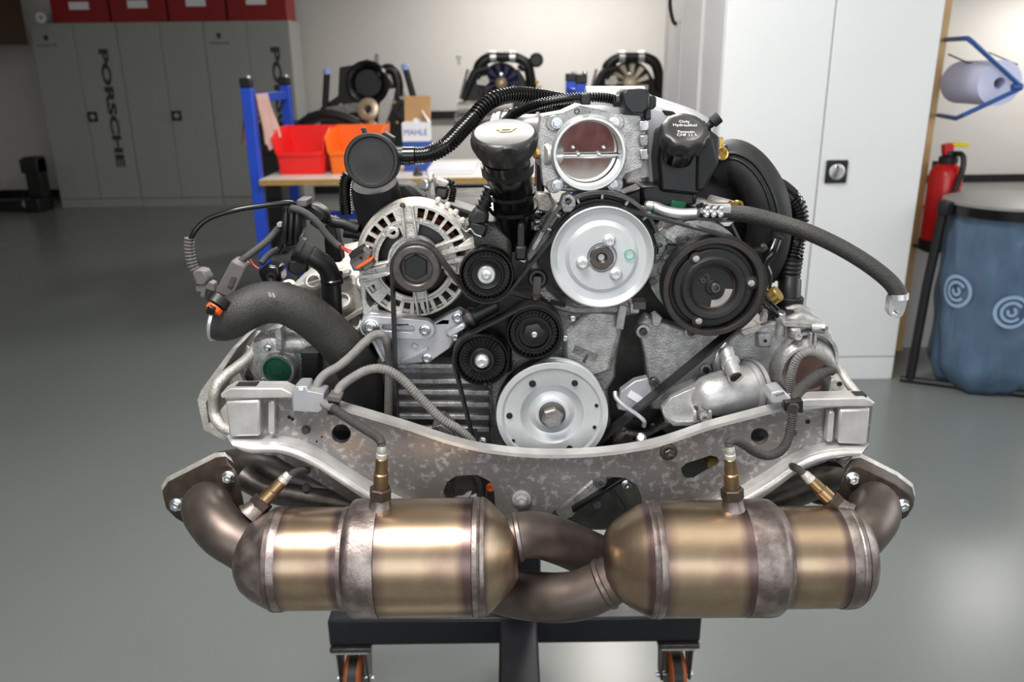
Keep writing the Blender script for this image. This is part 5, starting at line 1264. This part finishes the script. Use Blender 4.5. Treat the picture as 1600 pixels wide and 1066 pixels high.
# plenum parts to its left and right
b = MB(); b.tube([W(772, 196, 1.16), W(862, 196, 1.13)], 17 * S(820, 196, 1.14), 24); obj('intake_tube', b, alu_bright, EN)
for x, w_ in ((780, 3), (790, 3), (841, 2.5)): lathe_px('tube_band', x, 194, 1.15, [(-w_, 18.5), (w_, 18.5)], black if x > 800 else alu, EN, axis=(1, -.2, 0), seg=28)
tube_px('rear_loom', [(772, 186, 1.2), (800, 178, 1.2), (840, 172, 1.2), (880, 172, 1.2)], 9, black_gloss, EN, corr=2, pitch=9)
slab('manifold_left_wall', W(838, 250, 1.12).x, W(850, 250, 1.12).x, 1.10, 1.2, W(840, 300, 1.12).z, W(840, 240, 1.12).z, black, EN, bevel=.004)
mr_ = plate('intake_manifold', [(1008, 158), (1030, 168), (1085, 185), (1105, 200), (1112, 250), (1080, 290), (1010, 290), (1000, 250)], 1.13, .20, alu_satin, EN, bevel=.012)
plate('manifold_slot', [(1034, 172), (1052, 174), (1060, 181), (1040, 181)], 1.128, .01, dark_trim_shade, mr_, bevel=.002)
tube_px('manifold_shoulder', [(1000, 160, 1.16), (1035, 172, 1.15), (1075, 186, 1.14), (1108, 205, 1.14)], 16, alu_satin, mr_)

# ================================================================== oil filler neck
of = sub('oil_filler', 790, 260, 1.02)
oc = W(788, 216, .98); oax = Vector((-.02, -.36, .93)).normalized(); k = S(788, 216, .98)
b = MB(); seg = 96
prof = [(-34, 38), (-28, 43), (-21, 47.5), (-14, 51), (-9, 52.8), (-4, 53.4), (2, 53.5), (7, 51.5), (10.5, 47.5), (11, 46), (11, 0)]
b.lathe(oc, oax, [(d * k, r * k) for d, r in prof], seg)
au, uu, vv = basis(oax)
CAPA = -7 * math.atan2(Vector((.1, -1, 0)).dot(vv), Vector((.1, -1, 0)).dot(uu))
for v in b.v:                        # scalloped grip
    q = v - oc; h = q.dot(oax) / k; rad = q - oax * q.dot(oax)
    if -33 < h < 6.5 and rad.length > 1e-6:
        t = math.atan2(rad.dot(vv), rad.dot(uu)); f = max(0.0, math.cos(7 * t + CAPA)) ** .75
        v -= rad * (.20 * f * max(0, min(1, (6 - h) / 13)) * max(0, min(1, (h + 34) / 10)))
obj('filler_cap', b, cap_m, of, 'smooth dark grey screw cap', sharp=42)
ro = Vector((1, 0, 0)); uo = oax.cross(ro).normalized(); ro = uo.cross(oax)
def on_cap(x, y, h=.0006): return oc + oax * (11 * k + h) + ro * (x * k) + uo * (y * k)
sym = [(-14, 2), (-12, 5), (-6, 5), (-6, 8), (2, 8), (2, 5), (6, 5), (16, 9), (18, 7), (8, -6), (-8, -6), (-10, 0)]
b = MB(); b.prism([[on_cap(x + 2, y + 4, .0) for x, y in sym], [on_cap(x + 2, y + 4, .0) for x, y in [(-6, -3), (6, -3), (10, 2), (-5, 2)]]], oax * .0008); obj('oil_can_symbol', b, yellow_print, of)
b = MB(); P0 = [oc - oax * 30 * k, W(794, 268, 1.0), W(800, 295, 1.02), W(804, 340, 1.05), W(806, 372, 1.07)]
rr = [38 * k, 38 * k, 34 * k, 36 * k, 35 * k]
b.tube(spline(P0, 6), [x[0] for x in spline([(r, 0, 0) for r in rr], 6)], 32); obj('filler_neck', b, black_gloss, of)
for t, r in ((300, 37), (322, 39)):
    lathe_px('neck_ring', 800 + (t - 300) * .1, t, 1.025 + (t - 300) * .0006, [(-3, r), (3, r)], black_gloss, of, axis=(-.06, -.3, .95), seg=32)
lathe_px('neck_collar', 793, 262, 1.0, [(-8, 41), (8, 42)], black, of, axis=(-.05, -.3, .95), seg=36)
# sensor boot beside the neck
tube_px('ribbed_boot', [(767, 294, 1.03), (762, 308, 1.03), (752, 328, 1.03)], 12, rubber, EN, corr=3, pitch=8, seg=18)
plate('boot_shroud', [(744, 326), (762, 332), (764, 348), (732, 352), (730, 342)], 1.015, .035, black_soft, EN, bevel=.004)
bar('boot_plug', (748, 350), (743, 368), 30, 1.015, .03, black, EN, bevel=.003)
tube_px('spring_clip', [(722, 356, 1.01), (728, 362, 1.01), (735, 358, 1.01), (742, 366, 1.01), (752, 370, 1.01)], 1.4, alu_bright, EN, seg=6)
bar('vent_valve', (814, 348), (814, 395), 12, 1.005, .012, black, EN, bevel=.004); bar('vent_foot', (814, 385), (814, 408), 18, 1.003, .018, black, EN, bevel=.003)
bolt(837, 352, 1.03, 9, EN, zinc, axis=(0, -.2, 1), style='hex'); bar('vent_union', (808, 402), (822, 408), 8, 1.01, .012, alu_bright, EN)
tube_px('rear_conduit', [(835, 338, 1.1), (850, 338, 1.1), (870, 334, 1.1)], 7, black, EN, corr=1.5, pitch=4)
plate('black_cowl', [(670, 318), (700, 318), (745, 334), (770, 350), (770, 390), (700, 350)], 1.12, .06, black, EN, bevel=.004)
plate('pale_casting', [(838, 300), (860, 302), (866, 318), (880, 330), (860, 336), (838, 330)], 1.09, .06, alu_warm, EN, bevel=.004)
# idle valve pieces above the alternator
lathe_px('valve_cap', 664, 289, 1.10, [(-10, 8), (4, 9), (6, 7), (6, 0)], alu_bright, EN, axis=(-.5, -.8, .2), seg=18)
bar('valve_bracket', (672, 272), (678, 318), 8, 1.10, .02, alu_warm, EN, bevel=.002); bar('valve_bracket', (680, 282), (700, 290), 8, 1.10, .02, alu, EN, bevel=.002)
bar('valve_body', (678, 300), (700, 304), 20, 1.11, .03, steel, EN, bevel=.004); bar('valve_tip', (668, 280), (676, 284), 10, 1.09, .02, alu_warm, EN, bevel=.004)
tube_px('rear_conduit', [(698, 283, 1.12), (707, 288, 1.12), (708, 300, 1.12), (705, 316, 1.12)], 6, black, EN, corr=1.5, pitch=4)

# ================================================================== hydraulic reservoir
rv = sub('fluid_reservoir', 1080, 250, 1.08)
plate('tank', [(1034, 205), (1060, 196), (1112, 205), (1126, 215), (1124, 256), (1100, 300), (1085, 306), (1032, 300), (1028, 250)], 1.075, .09, black, rv, bevel=.008)
plate('tank_side', [(1090, 205), (1114, 212), (1124, 255), (1100, 300), (1088, 300)], 1.07, .02, black_soft, rv, bevel=.004)
bar('tank_foot', (1000, 308), (1090, 305), 32, 1.085, .06, black, rv, bevel=.006)
bar('tank_arm', (970, 320), (1020, 300), 26, 1.09, .05, black, rv, bevel=.006)
rcx = W(1070, 205, 1.045); rax = Vector((.04, -.62, .78)).normalized(); k = S(1070, 205, 1.045)
b = MB(); b.lathe(rcx, rax, [(d * k, r * k) for d, r in [(-26, 30), (-22, 38), (-4, 40), (2, 39), (5, 35), (6, 28), (6, 27), (5.4, 26), (5.4, 0)]], 72)
au, uu, vv = basis(rax)
for v in b.v:
    q = v - rcx; h = q.dot(rax) / k; rad = q - rax * q.dot(rax)
    if h < 3 and rad.length > 30 * k:
        t = math.atan2(rad.dot(vv), rad.dot(uu)); v -= rad * (.035 * (1 + math.cos(10 * t)))
obj('reservoir_cap', b, cap_m, rv, 'dark grey cap with white lettering', sharp=55)
b = MB(); b.lathe(rcx - rax * 26 * k, -rax, [(0, 27 * k), (30 * k, 24 * k)], 32); obj('cap_neck', b, black_gloss, rv)
ro = Vector((1, 0, 0)); uo = rax.cross(ro).normalized(); ro = uo.cross(rax)
for i, (tx, y, sz) in enumerate((('Only', 15, 8.6), ('Hydrauliköl', 7, 8.2), ('Pentosin', -8, 7.8), ('CHF 11 S', -15, 8))):
    text('lettering', tx, rcx + rax * (5.8 * k) + uo * (y * k), ro, uo, sz * k, white_print, rv, extrude=.0001)
tube_px('hose_spigot', [(1102, 198, 1.09), (1110, 194, 1.09), (1122, 184, 1.085)], 6.5, black, rv, n=4)
lathe_px('spigot_end', 1112, 192, 1.088, [(0, 6), (1, 9.5), (14, 9.5), (15, 7), (15, 0)], black_soft, rv, axis=(.72, -.1, .6), seg=18)
lathe_px('spigot_ring', 1104, 197, 1.089, [(-2, 10), (2, 10)], black, rv, axis=(.72, -.1, .6), seg=18)
bar('brass_clip', (1124, 214), (1122, 234), 15, 1.10, .02, brass, rv, bevel=.002)
lathe_px('brass_eye', 1127, 240, 1.09, [(-2, 11), (3, 11), (4, 8), (0, 6), (0, 0)], brass, rv, axis=(.3, -.9, .3), seg=18)
plate('clip_lug', [(1122, 232), (1136, 226), (1140, 236), (1130, 250), (1122, 250)], 1.1, .02, black, rv)

# ================================================================== breather can on the left with its hose
cn = sub('breather_can', 580, 255, 1.06)
lathe_px('can_lid', 580, 251, 1.03, [(-60, 39), (-14, 40), (-12, 43), (-2, 43), (1, 41), (1, 37), (-1, 35), (-2, 28), (0, 10), (0, 0)], black_soft, cn, axis=(0, -1, .12), seg=48)
b = MB(); b.tube([W(585, 285, 1.09), W(590, 310, 1.10), W(594, 345, 1.11), W(600, 370, 1.11)], [.030, .033, .03, .03], 24); obj('can_neck', b, black_soft, cn)
plate('can_foot', [(598, 285), (640, 288), (668, 315), (640, 330), (600, 330)], 1.12, .05, black_soft, cn, bevel=.01)
tube_px('can_spigot', [(605, 243, 1.06), (626, 243, 1.06), (640, 243, 1.06)], 12, black, cn, n=4, seg=18)
lathe_px('spigot_collar', 630, 243, 1.06, [(0, 14), (18, 14), (20, 12)], black_gloss, cn, axis=(1, 0, 0), seg=22)
bar('can_tab', (606, 254), (640, 256), 6, 1.05, .015, black, cn)
bar('can_latch', (566, 200), (570, 210), 6, 1.045, .01, black, cn); plate('can_bracket', [(590, 212), (600, 206), (616, 216), (612, 224)], 1.05, .02, black_soft, cn)
tube_px('breather_hose', [(646, 243, 1.06), (672, 240, 1.06), (698, 227, 1.06), (720, 205, 1.07), (742, 182, 1.08)], 13.5, black_gloss, EN, corr=1.4, pitch=5, n=12, seg=20)
tube_px('breather_hose', [(740, 184, 1.08), (756, 166, 1.09), (775, 154, 1.10), (800, 148, 1.12), (830, 150, 1.14), (870, 157, 1.16), (900, 164, 1.17)], 13, black_gloss, EN, corr=3.0, pitch=6, n=14, seg=20)
tube_px('drain_hose', [(545, 272, 1.10), (540, 285, 1.10), (539, 305, 1.10), (541, 335, 1.10)], 10, black_gloss, EN, corr=1.6, pitch=4.2, seg=18)
tube_px('vacuum_hose', [(500, 338, 1.09), (520, 346, 1.09), (540, 350, 1.09), (560, 358, 1.09)], 9, rubber, EN)
tube_px('vacuum_hose', [(538, 362, 1.10), (560, 366, 1.10), (580, 375, 1.10)], 10, rubber, EN)

# ================================================================== right: big intake duct and corrugated hose
dc = sub('intake_duct', 1170, 300, 1.12)
tube_px('duct', [(1120, 262, 1.15), (1145, 252, 1.14), (1172, 270, 1.13), (1194, 305, 1.12), (1202, 345, 1.12), (1196, 390, 1.13), (1180, 425, 1.14)], 34, black_soft, dc, n=10, seg=28)
for o_ in (-6, 3):
    tube_px('duct_seam', [(1124, 250 + o_, 1.12), (1150, 246 + o_, 1.11), (1178 - o_ * .5, 264 + o_, 1.10), (1200 - o_, 300, 1.09), (1210 - o_, 345, 1.09), (1205 - o_, 385, 1.10)], 2.4, black, dc, seg=8)
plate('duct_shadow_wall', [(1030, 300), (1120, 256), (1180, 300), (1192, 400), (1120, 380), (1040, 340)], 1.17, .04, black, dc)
tube_px('fan_hose', [(1190, 276, 1.15), (1206, 290, 1.15), (1220, 298, 1.15), (1234, 310, 1.15)], 17, black_gloss, dc, seg=20)
tube_px('fan_hose', [(1228, 304, 1.15), (1243, 324, 1.15), (1246, 350, 1.15), (1241, 380, 1.15), (1235, 410, 1.14)], 17, black_gloss, dc, corr=3.2, pitch=6, n=12, seg=22)
tube_px('hose_cuff', [(1236, 402, 1.14), (1233, 420, 1.14), (1230, 440, 1.14)], 19, black, dc, corr=1.2, pitch=7, seg=22)
tube_px('hose_socket', [(1234, 438, 1.13), (1233, 460, 1.12), (1231, 492, 1.11)], 17.5, black, dc, seg=22)
lathe_px('socket_collar', 1232, 474, 1.115, [(-14, 21), (10, 22), (12, 20)], black, dc, axis=(.03, 0, 1), seg=26)
plate('socket_foot', [(1196, 497), (1206, 488), (1250, 488), (1250, 500), (1200, 506)], 1.07, .06, black, dc, bevel=.003)
bolt(1219, 494, 1.065, 9, dc, zinc, axis=(0, -.35, 1), style='hex'); lathe_px('bolt_boss', 1219, 512, 1.06, [(-14, 8), (14, 8), (14, 0)], alu, EN, axis=(0, 0, 1), seg=18)
a_ = W(1204, 466, 1.06); b = MB(); k = S(1204, 466, 1.06); ax = Vector((.62, -.35, .62)).normalized()
b.lathe(a_, ax, [(-12 * k, 8 * k), (-4 * k, 8 * k), (-4 * k, 13 * k), (14 * k, 13 * k), (16 * k, 11 * k), (16 * k, 0)], 24); obj('brass_valve_cap', b, brass, EN)
tube_px('valve_bracket_bar', [(1188, 470, 1.05), (1200, 480, 1.045), (1216, 494, 1.045)], 4, black_gloss, EN); tube_px('valve_bracket_bar', [(1196, 450, 1.06), (1198, 465, 1.05), (1216, 484, 1.05)], 2.5, black_gloss, EN)
lathe_px('small_nipple', 1194, 492, 1.06, [(-10, 6), (2, 6), (2, 4), (8, 4), (8, 0)], alu_warm, EN, axis=(0, -.2, 1), seg=14)
tube_px('bracket_arm', [(1172, 392, 1.06), (1190, 390, 1.05), (1197, 385, 1.05)], 5, steel, EN, n=4); bolt(1192, 385, 1.04, 5, EN, steel, style='dome')
tube_px('plastic_link', [(1214, 372, 1.08), (1205, 395, 1.07), (1193, 412, 1.07), (1198, 430, 1.07), (1196, 450, 1.07)], 9, black_gloss, EN); lathe_px('link_cap', 1213, 372, 1.08, [(-6, 10), (6, 10), (8, 0)], black, EN, axis=(.4, -.2, .9), seg=16)
tube_px('brace_rod', [(1140, 345, 1.07), (1155, 375, 1.06), (1168, 395, 1.05)], 3, steel, EN, n=4, seg=8)

# ================================================================== air conditioning line
tube_px('refrigerant_pipe', [(1012, 322, 1.06), (1024, 324, 1.055), (1040, 330, 1.05), (1065, 334, 1.045), (1095, 333, 1.04)], 8.5, alu_bright, EN, 8, 16)
lathe_px('pipe_cap', 1014, 322, 1.062, [(-6, 7), (6, 7), (7, 0)], alu_warm, EN, axis=(-1, -.2, .2), seg=16); lathe_px('green_ring', 1021, 324, 1.056, [(-2, 9), (2, 9)], green, EN, axis=(1, -.1, -.2), seg=16)
fe = lathe_px('crimp_ferrule', 1093, 331, 1.04, [(-6, 10), (-2, 12), (2, 14), (46, 14), (47, 12), (47, 0)], chrome, EN, axis=(1, 0, 0), seg=10)
for i in range(3):
    for j in range(2):
        lathe_px('crimp_dimple', 1104 + i * 11, 326 + j * 10, 1.026, [(-2, 5), (2, 4), (2.6, 0)], chrome, fe, seg=10)
tube_px('refrigerant_hose', [(1138, 332, 1.04), (1170, 336, 1.03), (1210, 346, 1.02), (1260, 362, 1.0), (1310, 385, .985), (1355, 412, .97), (1388, 438, .96), (1402, 456, .955), (1405, 466, .953)], 13, hose_m, EN, n=10, seg=20, label='charcoal wrapped rubber hose with free end')
lathe_px('end_ferrule', 1405, 463, .953, [(-4, 14), (5, 14), (6, 11)], alu_bright, EN, axis=(.1, -.1, -1), seg=20)
plate('end_fitting', [(1391, 468), (1394, 462), (1414, 464), (1418, 470), (1414, 486), (1410, 494), (1402, 498), (1393, 495), (1389, 487), (1390, 476)], .952, .012, alu_bright, EN, holes=[circ(1399, 488, 4.5, 14)], bevel=.002)
b = MB(); k = S(1118, 310, 1.09); b.lathe(W(1108, 316, 1.10), (.75, -.6, -.15), [(0, 12 * k), (34 * k, 12 * k), (36 * k, 10 * k), (36 * k, 0)], 22); obj('pipe_union', b, alu_warm, EN)
lathe_px('union_port', 1150, 322, 1.055, [(-12, 7), (0, 7), (0, 10), (6, 10), (6, 6), (2, 5), (2, 0)], brass, EN, axis=(.5, -.85, -.1), seg=18)
bar('green_tab', (1048, 318), (1072, 322), 12, 1.08, .02, green, EN, bevel=.002); bar('pale_block', (1080, 316), (1110, 322), 14, 1.09, .03, alu_warm, EN, bevel=.003)
plate('hose_clamp_foot', [(1124, 348), (1148, 346), (1140, 354), (1130, 354)], 1.04, .01, alu_bright, EN)

# ================================================================== left coolant hose, elbow and wiring
tube_px('coolant_hose', [(338, 500, .97), (356, 499, .97), (380, 486, .97), (410, 474, .98), (442, 474, .985), (474, 488, .99), (506, 512, 1.0), (538, 545, 1.01), (560, 580, 1.03), (568, 615, 1.05), (570, 650, 1.06)], 33, hose_m, EN, n=10, seg=28, label='thick grey woven coolant hose')
lathe_px('hose_mouth_ring', 342, 500, .97, [(0, 34), (4, 35), (6, 33), (6, 29), (2, 28)], alu_bright, EN, axis=(-1, .05, .25), seg=32)
lathe_px('hose_mouth', 342, 500, .97, [(2, 28), (6.5, 27), (6.5, 0)], dark_trim_shade, EN, axis=(-1, .05, .25), seg=32)
for i, (x, y) in enumerate(((421, 461), (427, 462))):
    bar('hose_print', (x - 1, y - 4), (x + 2, y + 3), 3.4, .951 + .002 * i, .001, grey_print, EN, bevel=0)
el = sub('breather_elbow', 500, 420, 1.06)
tube_px('elbow_pipe', [(474, 392, 1.03), (492, 403, 1.03), (508, 415, 1.035), (516, 432, 1.04), (518, 460, 1.045), (520, 505, 1.05)], 15.5, black, el, n=8, seg=24)
lathe_px('elbow_cap', 484, 398, 1.03, [(0, 19), (22, 20), (24, 18), (25, 0)], black_soft, el, axis=(-.85, -.1, .5), seg=28); lathe_px('cap_band', 471, 390, 1.028, [(0, 20.5), (5, 20.5)], black, el, axis=(-.85, -.1, .5), seg=28)
lathe_px('elbow_cuff', 518, 430, 1.042, [(-14, 17.5), (-8, 18.5), (-6, 17), (0, 17), (1, 18), (3, 18)], black_gloss, el, axis=(-.05, 0, 1), seg=26)
plate('riser_bracket', [(508, 345), (520, 340), (528, 380), (534, 410), (510, 412), (506, 380)], 1.09, .03, black, el, bevel=.003)
wl = sub('wiring_loom', 440, 350, 1.04)
tube_px('lead', [(296, 396, 1.0), (296, 384, 1.0), (304, 362, 1.0), (326, 342, 1.005), (370, 328, 1.01), (415, 321, 1.02), (450, 317, 1.03), (462, 320, 1.035)], 4.2, black_gloss, wl, n=10)
tube_px('ribbed_boot', [(296, 372, 1.0), (296, 392, 1.0), (300, 412, 1.0), (306, 424, 1.0)], 8, grey_conn, wl, corr=2, pitch=5.5, seg=16)
plate('sensor_plug', [(299, 426), (306, 421), (320, 424), (327, 436), (322, 446), (304, 446)], .99, .02, grey_conn, wl, bevel=.003)
plate('plug_latch', [(305, 448), (326, 440), (334, 444), (336, 456), (322, 452), (320, 466), (312, 464), (314, 456), (306, 456)], .992, .014, grey_conn, wl, bevel=.001)
pl = bar('long_plug', (374, 410), (348, 465), 26, .985, .024, grey_conn, wl, bevel=.004, w2=32)
bar('plug_groove', (366, 432), (358, 450), 8, .9835, .004, loom_d, wl)
lathe_px('plug_collar', 342, 473, .955, [(-8, 20), (6, 20), (6, 12)], black, wl, axis=(-.5, -.55, -.65), seg=20); lathe_px('orange_seal', 335, 483, .945, [(-4, 13), (4, 13), (5, 9), (5, 0)], orange, wl, axis=(-.5, -.55, -.65), seg=20); bar('plug_pins', (331, 480), (325, 492), 12, .932, .012, black_gloss, wl, bevel=.002)
tube_px('lead', [(374, 410, .995), (390, 398, 1.0), (416, 378, 1.02), (434, 358, 1.04)], 5.5, loom_d, wl)
tube_px('lead', [(408, 412, 1.03), (418, 400, 1.04), (434, 390, 1.05), (450, 386, 1.06)], 5, loom_d, wl)
tube_px('red_lead', [(390, 404, 1.03), (396, 414, 1.03), (404, 420, 1.03)], 1.6, wire_red, wl, seg=6)
plate('loom_clip', [(402, 424), (416, 414), (436, 418), (440, 440), (424, 448), (408, 440)], 1.02, .03, black_gloss, wl, bevel=.003); lathe_px('clip_bore', 424, 434, 1.018, [(-2, 8), (2, 8), (2, 5), (-1, 0)], black, wl, seg=14)
plate('loom_clip', [(450, 408), (480, 408), (482, 424), (462, 432), (448, 424)], 1.04, .03, black, wl, bevel=.003)
plate('loom_trunk', [(440, 330), (468, 328), (472, 360), (462, 385), (444, 388), (438, 360)], 1.04, .03, black, wl, bevel=.005)
for x in (447, 456, 465): tube_px('trunk_cable', [(x, 326, 1.035), (x - 1, 350, 1.03), (x - 2, 380, 1.035)], 4, rubber, wl, n=4, seg=10)
bar('fuse_box', (463, 318), (480, 318), 12, 1.04, .03, grey_conn, wl, bevel=.002); plate('loom_branch', [(470, 322), (490, 318), (510, 332), (512, 345), (498, 352), (470, 335)], 1.06, .03, black, wl, bevel=.006)
bar('grey_tab', (432, 352), (440, 352), 7, 1.035, .012, grey_print, wl)
tube_px('lead', [(454, 324, 1.03), (476, 332, 1.03), (496, 348, 1.03), (510, 366, 1.03), (526, 382, 1.03), (534, 386, 1.025)], 5.5, loom_d, wl)
for o_ in (0, 3, 6): tube_px('red_lead', [(532, 383 + o_ * .6, 1.025), (542, 389 + o_ * .8, 1.02), (550, 392 + o_, 1.015)], 1.0, wire_red, wl, seg=6)
bar('small_nozzle', (484, 345), (502, 358), 10, 1.05, .012, black, wl, bevel=.004); tube_px('lead', [(434, 396, 1.05), (440, 380, 1.05), (446, 362, 1.05)], 4, black, wl)
pg = plate('open_plug', [(548, 398), (566, 388), (580, 396), (576, 410), (566, 424), (552, 424), (546, 412)], 1.0, .02, grey_conn, wl, bevel=.002)
bar('plug_flange', (546, 402), (566, 390), 8, .996, .026, black, wl, bevel=.001); bar('orange_seal', (556, 420), (582, 404), 4, .996, .02, orange, wl, bevel=.002); bar('plug_tip', (566, 421), (582, 410), 12, .998, .02, grey_conn, wl, bevel=.002); bar('plug_window', (562, 402), (566, 405), 4, .9985, .002, dark_trim_shade, wl)
